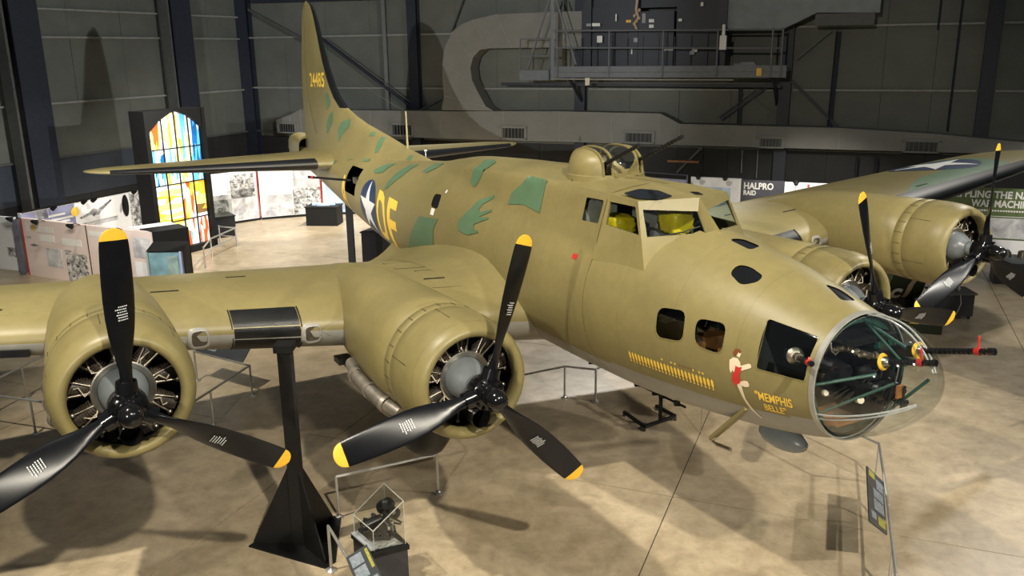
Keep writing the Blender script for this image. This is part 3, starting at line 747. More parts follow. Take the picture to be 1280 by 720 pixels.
    mb.lathe(o(.16, 0, 0), (1, 0, 0), [(.09, 0), (.17, .02), (.19, .08), (.19, .22), (.15, .26), (.105, .27), (.115, .30), (.118, .40), (.11, .47), (.085, .515), (.045, .54), (0, .545)], 28)
    for j in range(12):
        a = 2*PI*j/12; mb.tube(o(-.06, .165*math.sin(a), .165*math.cos(a)), o(-.125, .165*math.sin(a), .165*math.cos(a)), .018, n=6)
    ph0 = PH[(kind, side)]
    for k in range(3):
        a = ph0*side+2*PI*k/3 if False else ph0+2*PI*k/3
        d = Vector((0, -math.sin(a), math.cos(a))); c = A(hs, hy*side, hz); mb.tube(c+d*.08, c+d*.27, .115, .098, n=16)
    hub = mb.build('propeller', 'hubblack', AIR, 40)
    for k in range(3):
        b = bpy.data.objects.new('blade', BLM); C.objects.link(b); b.parent = hub
        b.matrix_local = Matrix.Translation(A(hs, hy*side, hz)) @ Matrix.Rotation(ph0+2*PI*k/3, 4, 'X')
    return o
for side in (1, -1):
    for kind in ('i', 'o'):
        o = engine(kind, side)
        # exhaust pipe and turbo duct low on the outboard flank
        sg = 1
        mb = MB(); pts = [o(1.20, .56, -.56), o(1.45, .66, -.50), o(1.9, .70, -.46), o(2.4, .71, -.42), o(2.85, .62, -.40)]
        mb.path(pts, .085, 14); mb.path([q+Vector((0, 0, -.11)) for q in pts], .03, 8)
        for q in (1, 2, 3): mb.lathe(pts[q], pts[q]-pts[q-1], [(.088, -.03), (.105, -.03), (.105, .03), (.088, .03)], 14)
        mb.build('exhaust_pipe', 'exhaust', AIR, 50)
        mb = MB(); mb.box(o(3.0, .55, -.50), (.5, .12, .12)); mb.box(o(3.3, .60, -.48), (.25, .2, .08)); mb.build('exhaust_hood', 'black', AIR, 0)
    # main wheel, half retracted into the inner nacelle
    hs, hy, hz = HI
    mb = MB(); mb.lathe(A(hs+2.0, hy*side, hz-.80), (0, 1, 0), [(.30, -.18), (.48, -.21), (.62, -.19), (.695, -.10), (.71, 0), (.695, .10), (.62, .19), (.48, .21), (.30, .18)], 40)
    wh = mb.build('main_wheel', 'rubber', AIR, 50); mb = MB(); mb.lathe(A(hs+2.0, hy*side, hz-.80), (0, 1, 0), [(0, -.15), (.29, -.16), (.31, -.12), (.31, .12), (.29, .16), (0, .15)], 24); mb.build('wheel_hub', 'engine_grey', wh)

# --- tail
def fsec(z):
    le = herm([.60, .95, 1.13, 1.33, 1.56, 1.90, 2.15, 2.70, 3.43, 4.10, 4.45, 4.65, 4.74], [10.9, 11.5, 12.9, 14.1, 15.7, 17.2, 17.75, 18.39, 18.93, 19.33, 19.62, 19.95, 20.28], z)
    te = herm([.6, 1.2, 2.1, 3.0, 3.72, 4.3, 4.6, 4.74], [21.6, 21.55, 21.5, 21.35, 21.13, 20.92, 20.7, 20.45], z)
    ht = herm([.6, 1.0, 1.5, 2.2, 3.5, 4.5, 4.74], [.34, .24, .19, .165, .12, .06, .012], z)
    return le, te, ht
def finpt(z, f, side, off=0.):
    le, te, ht = fsec(z); pr = 2.6*(.2969*math.sqrt(f)-.1260*f-.3516*f*f+.2843*f**3-.1015*f**4)
    if z < 1.9:                     # the dorsal fillet is long and slim
        k = (1.9-z)/1.3; pr = pr*(1-k)+k*math.sin(PI*min(1, f)**.9)**.7*.75*(1 if f < .5 else 1) if f < 1 else 0
        pr = max(0, pr)
    return A(le+f*(te-le), side*(ht*pr*1.9+off), z)
FF = [0, .006, .02, .045, .08, .13, .2, .3, .42, .55, .68, .82, .92, 1]
ZF = [.6, .8, .95, 1.13, 1.33, 1.56, 1.72, 1.9, 2.15, 2.4, 2.7, 3.05, 3.43, 3.8, 4.1, 4.3, 4.45, 4.56, 4.65, 4.71, 4.74]
mb = MB(); mb.grid([[finpt(z, f, 1) for f in reversed(FF)]+[finpt(z, f, -1) for f in FF[1:]] for z in ZF], capb=True); mb.build('tail_fin', 'olive', AIR, 60)
mb = MB(); mb.grid([[finpt(z, f, 1, .01) for f in (.11, .07, .035, .012)]+[finpt(z, 0, 1)+Vector((.012, 0, 0))]+[finpt(z, f, -1, .01) for f in (.012, .035, .07, .11)] for z in ZF if z > 1.85]); mb.build('deicer_boot', 'boot', AIR, 50)
mb = MB()
for a, b in zip(ZF[3:-3], ZF[4:-2]): 
    for side in (1, -1): mb.beam(finpt(a, .80, side, .001), finpt(b, .80, side, .001), .02, .006, up=(0, 1, 0))
mb.build('rudder_hinge_line', 'olivedark', AIR, 0)
def stab(y, f, up_, off=0.):
    y = y*.955; k = min(1, y/6.2); le = 17.0+2.1*k; te = 21.45-.95*k
    if y > 5.35: q = (y-5.35)/.86; sh = math.sqrt(max(.002, 1-q*q)); m = le+.55*(te-le); le, te = m-.55*(te-le)*sh, m+.45*(te-le)*sh
    c = te-le; th = 5*(.11-.004*y)*c*(.2969*math.sqrt(f)-.1260*f-.3516*f*f+.2843*f**3-.1015*f**4)
    return (le+f*c, y, .50+up_*(th+off))
for side in (1, -1):
    ys = [.1, .6, 1.2, 2, 3, 4, 5, 5.6, 5.9, 6.15, 6.33, 6.44, 6.49]
    mb = MB(); mb.grid([[A(s, y*side, z) for s, y, z in [stab(y, f, 1) for f in reversed(FR)]+[stab(y, f, -1) for f in FR[1:]]] for y in ys], mf=lambda i, j: 1 if j >= len(FR)+1 else 0, capb=True); mb.build('tailplane', ['olive', 'belly'], AIR, 50)
    mb = MB(); mb.grid([[A(s, y*side, z) for s, y, z in [stab(y, f, 1, .008) for f in (.07, .03, .008)]+[tuple(Vector(stab(y, 0, 1))+Vector((-.008, 0, 0)))]+[stab(y, f, -1, .008) for f in (.008, .03, .07)]] for y in [.9+i*.2 for i in range(26)]]); mb.build('deicer_boot', 'boot', AIR, 50)
# tail gunner's cabin behind the rudder
mb = MB(); rows = []
for s, w, t, b in ((21.3, .30, .9, .2), (21.8, .30, 1.0, .2), (22.3, .30, 1.02, .2), (22.65, .27, .95, .22), (22.85, .2, .75, .3)):
    rows.append([A(s, w*c*abs(c)**-.35 if abs(c) > 1e-6 else 0, (t+b)/2+(t-b)/2*(d*abs(d)**-.35 if abs(d) > 1e-6 else 0)) for c, d in [(math.cos(2*PI*k/20+.01), math.sin(2*PI*k/20+.01)) for k in range(20)]])
mb.grid(rows, cu=True, capb=True); mb.build('tail_gunner_cabin', 'olive', AIR, 50)
for z in (.45, .55): gun('tail_gun', A(22.85, .06*(1 if z < .5 else -1), .5), A(23.5, .06*(1 if z < .5 else -1), .5), .026)
# waist gun pointing aft out of the hatch
for side in (1, -1):
    mb = MB(); p0, p1 = A(14.75, .82*side, .36), A(15.72, 1.55*side, .40); barrel(mb, p0, p1, .028); mb.box(A(14.6, .7*side, .36), (.4, .12, .14)); g = mb.build('waist_gun', 'gun', AIR, 40)
    c = MB(); q = p1*.9+p0*.1; c.tube(q-(p1-p0)*.02, q+(p1-p0)*.02, .034); c.build('safety_ribbon', 'red', g)
    c = MB(); c.box(q+Vector((0, 0, -.1)), (.03, .005, .2)); c.build('paper_tag', 'white', g)
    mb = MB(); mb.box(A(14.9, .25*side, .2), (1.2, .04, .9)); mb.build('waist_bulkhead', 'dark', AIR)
# antenna masts, rim blister, aerial, direction finding loop and pitot mast
mb = MB(); mb.tube(A(13.15, 0, 1.05), A(13.15, 0, 1.95), .028, .016); mb.build('antenna_mast', 'olive', AIR)
mb = MB(); mb.tube(A(12.75, -.25, .85), A(12.75, -.25, 1.12), .010); mb.beam(A(12.75, -.28, 1.12), A(12.75, -.22, 1.12), .02, .03); mb.build('aerial_bracket', 'ring', AIR)
mb = MB(); mb.tube(A(13.15, 0, 1.93), A(18.2, 0, 2.9), .004, n=5); mb.build('aerial_wire', 'oldsteel', AIR)
mb = MB()
for a0, r_ in ((0, .16), ): mb.lathe(A(1.92, 0, -1.33), (-1, 0, .0), [(0.001, -.36), (.06, -.33), (.115, -.22), (.14, -.08), (.145, .05), (.125, .2), (.08, .29), (.0, .33)], 24)
mb.beam(A(2.0, 0, -1.25), A(2.0, 0, -1.1), .08, .3); mb.build('loop_antenna_housing', 'engine_grey', AIR, 60)
mb = MB(); mb.beam(A(1.80, .66, -.80), A(2.70, .35, -1.57), .07, .045); mb.build('pitot_mast', 'olive', AIR, 0)
mb = MB(); mb.path([A(2.60, .37, -1.50), A(2.72, .34, -1.60), A(2.64, .32, -1.63), A(2.42, .30, -1.62)], .024, 8); mb.build('pitot_tube', 'steel', AIR)
# belly ball turret seen under the wing root
mb = MB(); mb.ball(A(11.2, 0, -1.35), .52, 20); mb.build('ball_turret', 'olive', AIR, 60)
# ---- markings
def decal(name, shapes, parent=AIR, mats=None, maxlen=.07):
    """shapes: list of (points in (s, arc) , faces, material index); arc measured from the top in metres of girth at that s"""
    mb = MB()
    for vs, fs, mi, place in shapes:
        v2, f2 = subdiv_flat(vs, fs, maxlen); mb.add([place(*p) for p in v2], f2, mi)
    return mb.build(name, mats, parent, 60, recalc=False)
def on_skin(s0, ph0, side=1, off=.005, slant=0.):
    """flat x runs forward, flat y runs up the girth from angle ph0 (degrees from the top)"""
    def place(x, y):
        s = s0-x-slant*y; ph = math.radians(ph0); n = 6
        for _ in range(n): ph -= (y/n)/rad(s, ph)
        return A(*skin(s, side*ph, off))
    return place
def poly_on_skin(pts, off=.005, side=1):      # pts (s, phi degrees)
    return [(pts, [tuple(range(len(pts)))], 0, lambda s, ph: A(*skin(s, side*math.radians(ph), off)))]
def deg_poly(name, pts, m, off=.005, r=0):
    # work in (s, metres of girth) so that edges subdivide evenly
    k = 1.05; q = [(s, ph*PI/180*k) for s, ph in pts]
    return decal(name, [(q, [tuple(range(len(q)))], 0, lambda s, g: A(*skin(s, g/k, off+.006)))], mats=[m])
for pts in ([(6.47, 25.6), (5.95, 26.2), (5.92, 41.7), (6.42, 39.7), (6.9, 42.2), (6.87, 35.4), (6.53, 27.8)],
            [(7.44, 38.5), (7.85, 44.5), (7.99, 53.8), (8.24, 64.8), (8.24, 69.7), (8.19, 73.3), (7.82, 74.0), (7.47, 69.1), (7.51, 67.6), (7.65, 68.2), (7.68, 64.0), (7.29, 56.6), (7.29, 55.1), (7.55, 57.5), (7.59, 57.1), (7.29, 50.6), (7.32, 48.9), (7.64, 54.0), (7.71, 51.9), (7.66, 46.7), (7.42, 40.7)],
            [(9.98, 73.9), (9.1, 70.5), (9.26, 80.8), (9.24, 94.2), (9.57, 108), (11.2, 124), (10.77, 112.9), (10.33, 90.8)],
            [(8.53, 9), (8.78, 12), (8.57, 19.5), (8.52, 33.2), (8.37, 35.9), (8.25, 35.9), (8.15, 31.2), (8.06, 24.8), (8.22, 14)],
            [(12.93, 21.0), (13.3, 25.7), (13.7, 40.8), (13.5, 44.8), (13.03, 40.6)],
            [(11.72, 17.5), (12.03, 19.0), (12.25, 38.1), (12.37, 59.5), (12.2, 57.6), (11.8, 39.1)],
            [(10.58, 13), (10.95, 14), (10.98, 28.8), (10.68, 31.3), (10.5, 22.3)],
            [(18.4, 8), (18.9, 12), (18.35, 62), (18.04, 57)], [(17.17, 26.4), (17.54, 35.2), (17.47, 53.8), (17.02, 50.6)],
            [(16.46, 12), (16.57, 23.3), (16.1, 35.4), (15.72, 30.1)], [(14.92, 14.2), (15.18, 22.6), (14.93, 31.4), (14.59, 27.3)]):
    deg_poly('camouflage_patch', pts, 'camo')
def fin_poly(name, pts, m, side=1):
    def place(s, z):
        le, te, ht = fsec(z); return finpt(z, max(0, min(1, (s-le)/(te-le))), side, .006)
    return decal(name, [(pts, [tuple(range(len(pts)))], 0, place)], mats=[m], maxlen=.15)
for pts in ([(18.85, 2.27), (18.6, 2.25), (18.45, 2.01), (18.7, 1.81), (18.88, 1.96)], [(18.2, 1.80), (18.52, 1.68), (18.73, 1.42), (18.65, 1.17), (18.17, 1.49)],
            [(16.75, 1.66), (17.37, 1.56), (17.62, 1.35), (17.43, 1.04), (17.1, 1.3), (16.71, 1.46)], [(14.95, 1.42), (15.2, 1.40), (15.28, 1.30), (14.95, 1.33)], [(14.3, 1.33), (14.56, 1.33), (14.65, 1.18), (14.58, 0.97), (14.4, 1.0)], [(12.6, 1.04), (12.75, 1.04), (12.8, 0.95), (12.6, 0.95)]):
    fin_poly('camouflage_patch', pts, 'camo')
def on_fin(s0, z0):
    def place(x, y):
        z = z0+y; le, te, ht = fsec(z); return finpt(z, max(0, min(1, (s0-x-le)/(te-le))), 1, .008)
    return place
v, f = text_shape('24485', .53, .012); wdt = max(p[0] for p in v)
decal('tail_number', [([(x*1.5/wdt, y) for x, y in v], f, 0, on_fin(20.38, 2.42))], mats=['letter'], maxlen=.12)
# code letters and star on the rear fuselage
def letters(name, txt, s0, ph0, h, width, m='letter', slant=0., off=.005):
    v, f = text_shape(txt, 1.0, .02); x0 = min(p[0] for p in v); x1 = max(p[0] for p in v); y0 = min(p[1] for p in v); y1 = max(p[1] for p in v)
    vs = [((x-x0)/(x1-x0)*width, (y-y0)/(y1-y0)*h) for x, y in v]
    return decal(name, [(vs, f, 0, on_skin(s0, ph0, 1, off, slant))], mats=[m], maxlen=.06)
letters('code_letter', 'D', 12.62, 125, 1.08, .60); letters('code_letter', 'F', 11.88, 126, 1.08, .58); letters('code_letter', 'A', 15.90, 127, .85, .62)
disc = [(.64*math.cos(2*PI*k/32), .64*math.sin(2*PI*k/32)) for k in range(32)]
decal('national_insignia', [(disc, [tuple(range(32))], 0, on_skin(13.33, 93)), (star_pts(.62), [tuple(range(10))], 1, on_skin(13.33, 93, 1, .009))], mats=['navy', 'white'])
letters('nose_lettering', '"MEMPHIS', 1.605, 114.2, .11, .43, slant=.0); letters('nose_lettering', 'BELLE"', 1.53, 123.2, .09, .26)
# rows of mission marks: 25 bombs and 8 stars
for k in range(25):
    u = k/24; s0 = 3.52-1.33*u; bomb = [(0, 0), (.026, 0), (.026, .025), (.016, .035), (.036, .055), (.036, .125), (.018, .15), (.0, .125), (0, .055), (.008, .035)]
    decal('mission_mark', [([(x, y*1.0) for x, y in bomb], [tuple(range(10))], 0, on_skin(s0, 116.5+1.2*u, 1, .005, .06))], mats=['letter'])
for s0, r_ in ((2.91, .024), (2.76, .022), (2.70, .022), (2.42, .024), (2.33, .024), (2.28, .024)):
    decal('victory_star', [(star_pts(r_), [tuple(range(10))], 0, on_skin(s0, 105.8, 1, .005))], mats=['letter'])
for k in range(6): decal('victory_mark', [([(0, 0), (.02, .0), (.02, .02), (0, .02)], [(0, 1, 2, 3)], 0, on_skin(2.64-.045*k, 106.2, 1, .005))], mats=['reddark'])
# nose art: a plain painted figure in a red bathing suit
G = lambda m, pts, off: decal('nose_art', [([(s, ph*PI/180) for s, ph in pts], [tuple(range(len(pts)))], 0, lambda s, g: A(*skin(s, g, off)))], mats=[m])
G('skin', [(1.895, 88), (1.86, 85.5), (1.80, 85), (1.765, 87.5), (1.76, 92), (1.79, 94), (1.84, 97), (1.87, 94.5)], .005)
G('skin', [(1.90, 88), (1.865, 86.5), (1.865, 96), (1.885, 98), (1.90, 95)], .005)
G('skin', [(1.785, 89), (1.75, 89.5), (1.66, 86), (1.635, 86.5), (1.63, 88.5), (1.66, 90), (1.75, 93.5), (1.785, 93)], .005)
G('skin', [(1.82, 83.5), (1.78, 84), (1.765, 80.5), (1.785, 79.5), (1.82, 80)], .005)
G('hair', [(1.865, 81.5), (1.84, 78.5), (1.79, 78), (1.765, 79.5), (1.775, 81), (1.80, 80.5), (1.815, 83), (1.85, 84)], .007)
G('red', [(1.82, 91), (1.785, 91.5), (1.74, 90.5), (1.76, 95), (1.78, 98), (1.765, 101), (1.77, 103.5), (1.84, 107), (1.875, 104), (1.865, 99), (1.83, 95)], .007)
G('skin', [(1.82, 106), (1.765, 102), (1.755, 108), (1.745, 117), (1.70, 126), (1.665, 133), (1.65, 135.5), (1.67, 136), (1.73, 128), (1.775, 118), (1.80, 110)], .005)
G('skin', [(1.77, 102.5), (1.71, 100.5), (1.675, 100.5), (1.655, 103), (1.67, 105), (1.715, 106), (1.765, 105.5)], .006)
decal('warning_panel', [([(0, 0), (.11, 0), (.11, .07), (0, .07)], [(0, 1, 2, 3)], 0, on_skin(4.82, 61, 1, .005))], mats=['red'])
decal('warning_panel', [([(0, 0), (.16, 0), (.16, .12), (0, .12)], [(0, 1, 2, 3)], 0, on_skin(9.5, 69, 1, .006))], mats=['white'])
decal('warning_panel', [([(0, 0), (.06, 0), (.06, .06), (0, .06)], [(0, 1, 2, 3)], 0, on_skin(9.22, 47, 1, .006))], mats=['white'])
# star on the far wing
def on_wing(y0, f0, side):
    def place(x, z): y = y0+x; c = TEs(y)-LE(y); s, yy, zz = wsec(y, max(.01, f0+z/c), 1, .008); return A(s, yy*side, zz)
    return place
d2 = [(1.05*a/.64, 1.05*b/.64) for a, b in disc]
for side in (-1,):
    decal('national_insignia', [(d2, [tuple(range(32))], 0, on_wing(12.3, .50, side)), ([(a*1.03, b*1.03) for a, b in star_pts(1, rot=.3)], [tuple(range(10))], 1, lambda x, z, s=side: on_wing(12.3, .50, s)(x, z)+Vector((0, 0, .006)))], mats=['navy', 'white'], maxlen=.25)
    # green blotch outboard
    bl = [(9.0, .08), (11, .06), (13.5, .1), (13.6, .8), (12.6, .9), (12.3, .3), (10.2, .22)]
    decal('camouflage_patch', [([(y, f*3) for y, f in bl], [tuple(range(len(bl)))], 0, lambda y, g: (lambda q: A(q[0], -q[1], q[2]))(wsec(y, g/3, 1, .005)))], mats=['camo'], maxlen=.3)

# ------------------------------------------------------------------ the hangar: room axes a (along the back wall), b (out from it), z
U1 = Vector((.37, .93)).normalized(); U2 = Vector((U1.y, -U1.x)); C0 = Vector((-12.9, 44.0))
def RW(a, b, z=0.):
    p = C0+U2*a-U1*b; return Vector((p.x, p.y, z))
RA = Vector((U2.x, U2.y, 0)); RB = Vector((-U1.x, -U1.y, 0)); RZ = Vector((0, 0, 1))
RROT = Matrix((RA, RB, RZ)).transposed()          # box orientation of the room
def rbox(mb, a, b, z, d, mi=0): return mb.box(RW(a, b, z), d, RROT, mi)
def concrete():
    m = bpy.data.materials.new('sealed stained concrete'); n, l = nodes_of(m); bs = n['Principled BSDF']
    tc = n.new('ShaderNodeTexCoord'); geo = n.new('ShaderNodeNewGeometry')
    def noise(sc, det=6, rgh=.6, dist=0.):
        z = n.new('ShaderNodeTexNoise'); z.inputs['Scale'].default_value = sc; z.inputs['Detail'].default_value = det; z.inputs['Roughness'].default_value = rgh; z.inputs['Distortion'].default_value = dist
        l.new(geo.outputs['Position'], z.inputs['Vector']); return z
    def ramp(src, p0, p1, c0, c1):
        r = n.new('ShaderNodeValToRGB'); r.color_ramp.elements[0].position = p0; r.color_ramp.elements[1].position = p1
        r.color_ramp.elements[0].color = (*c0, 1); r.color_ramp.elements[1].color = (*c1, 1); l.new(src, r.inputs['Fac']); return r.outputs['Color']
    def mixm(a, b, mode='MULTIPLY', f=1.):
        x = n.new('ShaderNodeMix'); x.data_type = 'RGBA'; x.blend_type = mode; x.inputs['Factor'].default_value = f
        l.new(a, x.inputs['A']); l.new(b, x.inputs['B']); return x.outputs['Result']
    c = ramp(noise(.5, 9, .68, .15).outputs['Fac'], .32, .68, (.35, .28, .18), (.50, .415, .295))
    c = mixm(c, ramp(noise(2.6, 10, .74, .3).outputs['Fac'], .28, .62, (.62, .60, .57), (1.06, 1.05, 1.03)))
    c = mixm(c, ramp(noise(5.5, 7, .72, .1).outputs['Fac'], .26, .40, (.62, .58, .54), (1, 1, 1)), f=.7)
    c = mixm(c, ramp(noise(60, 3, .6).outputs['Fac'], .3, .7, (.93, .93, .93), (1.06, 1.06, 1.06)))
    l.new(c, bs.inputs['Base Color'])
    rr = n.new('ShaderNodeMapRange'); rr.inputs['To Min'].default_value = .24; rr.inputs['To Max'].default_value = .46
    l.new(noise(1.3, 5).outputs['Fac'], rr.inputs['Value']); l.new(rr.outputs['Result'], bs.inputs['Roughness'])
    bp = n.new('ShaderNodeBump'); bp.inputs['Strength'].default_value = .06; bp.inputs['Distance'].default_value = .02
    l.new(noise(9, 5).outputs['Fac'], bp.inputs['Height']); l.new(bp.outputs['Normal'], bs.inputs['Normal'])
    return m
M['concrete'] = concrete()
M['joint'] = mat('dark joint filler', (.02, .018, .015), .8)
M['wall'] = mat('grey green wall sheet', (.125, .13, .108), .62, var=.10, scale=1.2)
M['wall_dark'] = mat('black wall cladding', (.020, .019, .018), .7, var=.15, scale=1.5)
M['wall_bluelit'] = mat('navy cladding with painted blue light', (.045, .055, .07), .6, var=.12, scale=1.2)  # blue light falling on the navy cladding is put into this colour
M['steel_navy'] = mat('navy black steelwork', (.018, .022, .034), .55, var=.15)
M['steel_flange'] = mat('grey steel flange', (.085, .085, .08), .55, var=.15)
M['girt'] = mat('light grey girt', (.26, .26, .23), .5, var=.15)
M['duct'] = mat('painted sheet duct', (.19, .185, .16), .5, var=.08, scale=1.5)
M['ductdark'] = mat('duct underside', (.10, .098, .09), .6, var=.1)
M['plat'] = mat('grey walkway paint', (.13, .14, .15), .5, var=.1)
M['machine'] = mat('dark blue machine casing', (.014, .017, .028), .5, var=.15, scale=2)
M['hood'] = mat('pale galvanised hood', (.20, .22, .23), .5, var=.12, scale=2)
M['rail'] = mat('brushed aluminium tube', (.55, .55, .52), .38, .75, var=.08)
M['standblack'] = mat('black stand paint', (.006, .006, .006), .45, var=.2, spec=.25)
M['panelblack'] = mat('black display board', (.008, .008, .008), .6, var=.1, spec=.25)
M['caseglass'] = glass('vitrine acrylic', (.90, .92, .90), .10)
M['edge'] = mat('acrylic edge', (.42, .42, .38), .3, var=.05)
M['tablenavy'] = mat('dark slate plinth', (.022, .024, .028), .45, var=.1)
M['paper'] = mat('white printed paper', (.75, .74, .70), .6, var=.03)
M['greytext'] = mat('grey print', (.30, .31, .33), .6)
M['crate'] = mat('dark green crate paint', (.022, .032, .014), .5, var=.15)
M['tan'] = mat('tan paint', (.52, .38, .24), .5, var=.08)
M['casemap'] = mat('black and white printed map', (.22, .22, .21), .5, var=.85, scale=22)
M['moss'] = mat('grey green paint', (.14, .16, .10), .5, var=.08)

# floor: one slab between every saw-cut joint
mb = MB(); mb.box(RW(20, 20, -.06), (84, 76, .1), RROT); floor = structure(mb.build('floor', 'joint', None, 0))
mb = MB(); mb.box((0, 0, -.004), (5.985, 5.985, .012), RROT); s0 = mb.build('slab', 'concrete', floor, 0); SM = s0.data; first = True
for i in range(-3, 9):
    for j in range(-1, 10):
        a, b = 32.1-30+6*i-3+3+.0, 12.2-12+6*j-.0
        o = s0 if first else s0.copy()
        if not first: C.objects.link(o)
        first = False; o.location = RW(a+3, b+3, 0)-Vector((0, 0, 0))

# walls of sheet panels between girts
def wallside(name, pos, cols, rows_, split, mats_):
    w = MB(); 
    return w
wb = MB(); wb.box(RW(20, -.35, 6), (84, .3, 12.4), RROT); wall_back = structure(wb.build('wall_back', 'wall_dark', None, 0))
wl = MB(); wl.box(RW(-.35, 18, 6), (.3, 44, 12.4), RROT); wall_left = structure(wl.build('wall_left', 'wall_dark', None, 0))
rng = random.Random(11)
def panel(parent, a0, a1, z0, z1, side, m):
    mb = MB(); g = .012
    if side == 'b': rbox(mb, (a0+a1)/2, -.13+rng.uniform(-.012, .012), (z0+z1)/2, (a1-a0-g, .12, z1-z0-g))
    else: rbox(mb, -.13+rng.uniform(-.012, .012), (a0+a1)/2, (z0+z1)/2, (.12, a1-a0-g, z1-z0-g))
    mb.build('wall_panel', m, parent, 0)
BCOL = [-.1, 9.38, 17.2, 25.45, 32.4, 40.5]
for k in range(5):
    a0, a1 = BCOL[k], BCOL[k+1]; nsp = 4
    for q in range(nsp):
        x0 = a0+(a1-a0)*q/nsp; x1 = a0+(a1-a0)*(q+1)/nsp
        for z0, z1, m in ((0, 2.6, 'wall_dark'), (2.6, 4.95, 'wall'), (4.95, 7.3, 'wall'), (7.3, 9.7, 'wall'), (9.7, 12, 'wall')): panel(wall_back, x0, x1, z0, z1, 'b', m)
LCOL = [-.1, 5.1, 12.9, 20.5, 28.]
for k in range(4):
    a0, a1 = LCOL[k], LCOL[k+1]; nsp = 3 if k else 2
    for q in range(nsp):
        x0 = a0+(a1-a0)*q/nsp; x1 = a0+(a1-a0)*(q+1)/nsp
        for z0, z1, m in ((0, 1.3, 'wall_dark'), (1.3, 2.85, 'wall_bluelit' if k else 'wall_dark'), (2.85, 4.86, 'wall'), (4.86, 7.25, 'wall'), (7.25, 8.25, 'wall'), (8.25, 12, 'wall')): panel(wall_left, x0, x1, z0, z1, 'l', m)
def girt(parent, p0, p1, m='girt'):
    mb = MB(); mb.beam(p0, p1, .09, .07); mb.build('girt', m, parent, 0)
for k in range(5):
    for z in (2.85, 4.95, 7.3, 9.7): girt(wall_back, RW(BCOL[k]+.3, .05, z), RW(BCOL[k+1]-.3, .05, z), 'girt' if z > 3 else 'steel_flange')
for k in range(4):
    for z in (2.85, 4.86, 7.25, 8.25): girt(wall_left, RW(.05, LCOL[k]+.5, z), RW(.05, LCOL[k+1]-.5, z), 'girt' if z > 3 else 'steel_flange')
def column(parent, a, b, along, w, d):
    mb = MB()
    if along == 'b':     # on the back wall
        rbox(mb, a, d, 6, (w, .05, 12)); rbox(mb, a, d/2, 6, (.05, d, 12)); rbox(mb, a, .05, 6, (w, .05, 12))
    else:
        rbox(mb, d, b, 6, (.06, w, 12), 0); rbox(mb, d/2, b, 6, (d, .06, 12), 1); rbox(mb, .05, b, 6, (.06, w, 12), 1)
    mb.build('column', ['steel_navy', 'steel_flange'], parent, 0)
for a in (9.38, 17.2, 25.45, 32.4, 40.5): column(wall_back, a, 0, 'b', .46, .35)
column(wall_back, .15, 0, 'b', .8, .45)
for b in (5.1, 12.9, 20.5, 28.): column(wall_left, 0, b, 'l', 1.15, .8)
for b in (5.85, 13.75, 21.4):
    mb = MB(); rbox(mb, .5, b-.06, 6, (.5, .10, 12)); mb.build('column', 'steel_flange', wall_left, 0)
mb = MB(); mb.beam(RW(7.9, .2, 0), RW(7.9, .2, 12), .16, .16); mb.build('column', 'steel_flange', wall_back, 0)
for p, q, w in (((4.6, 7.2), (9.4, 3.98), .12), ((4.9, 7.15), (9.5, 4.12), .06), ((7.8, 5.1), (9.3, 4.05), .08), ((9.6, 4.0), (10.9, 4.6), .08), ((0.6, 8.6), (4.2, 6.9), .1), ((23.1, 3.8), (25.0, 5.25), .12), ((23.0, 3.9), (24.9, 5.4), .06),
                ((23.8, 3.5), (23.8, 5.2), .12), ((23.8, 5.0), (25.3, 3.9), .06), ((25.8, 6.1), (27.0, 7.15), .09), ((25.7, 5.3), (27.6, 3.5), .12), ((27.25, 7.1), (27.2, 3.5), .14), ((12.3, 9.6), (11.3, 7.4), .06), ((18.9, 2.4), (20.2, 3.0), .08), ((21.4, 1.6), (22.6, 2.9), .09), ((0.9, 9.0), (7.6, 8.95), .25)):
    mb = MB(); mb.beam(RW(p[0], .28, p[1]), RW(q[0], .28, q[1]), w, w); mb.build('brace', 'steel_navy' if w > .1 else 'steel_flange', wall_back, 0)
for a, z0, z1, w in ((24.0, 1.7, 2.6, .03), (24.6, 1.5, 2.6, .025), (19.0, 1.4, 2.7, .06), (22.4, 1.6, 2.7, .06), (28.3, 1.2, 2.5, .07), (29.0, 1.2, 2.5, .07), (30.6, 7.1, 9, .05), (31.3, 3.5, 9.5, .06), (6.2, 2.8, 4, .04)):
    mb = MB(); mb.beam(RW(a, .25, z0), RW(a, .25, z1), w, w); mb.build('conduit', 'girt' if w < .05 else 'steel_navy', wall_back, 0)

# long duct low on the back wall, with grilles
du = thing('air_duct', 'long grey sheet metal air duct running low along the back wall', 'duct', RW(20, .6, 2.8))
dinv = Matrix.Translation(-RW(20, .6, 2.8))
def dl(a, b, z): return RW(a, b, z)-RW(20, .6, 2.8)
top = [(2.2, 3.48), (3.0, 3.72), (3.61, 3.99), (7.4, 4.0), (11.0, 4.01), (14, 4.05), (16.55, 4.08), (18.8, 4.06), (20.78, 4.05), (21.6, 3.65), (24.5, 3.63), (27.6, 3.61), (30.75, 3.47), (33.7, 3.24), (38, 3.2), (44, 3.2)]
def bot(a): return 2.86 if a < 8 else 2.81
for (a0, z0), (a1, z1) in zip(top, top[1:]):
    g = .01; mb = MB(); bb = [bot(a0), bot(a1)]
    vs = [dl(a0+g, b, z) for b in (.15, 1.0) for z in (bb[0], z0)]+[dl(a1-g, b, z) for b in (.15, 1.0) for z in (bb[1], z1)]
    mb.add(vs, [(0, 1, 3, 2), (4, 6, 7, 5), (0, 2, 6, 4), (1, 5, 7, 3), (2, 3, 7, 6), (0, 4, 5, 1)])
    o = mb.build('duct_section', 'duct', du, 0)
    s = MB(); s.beam(dl(a1, 1.01, bb[1]), dl(a1, 1.01, z1), .03, .012, up=RB); s.build('duct_seam', 'girt', o, 0)
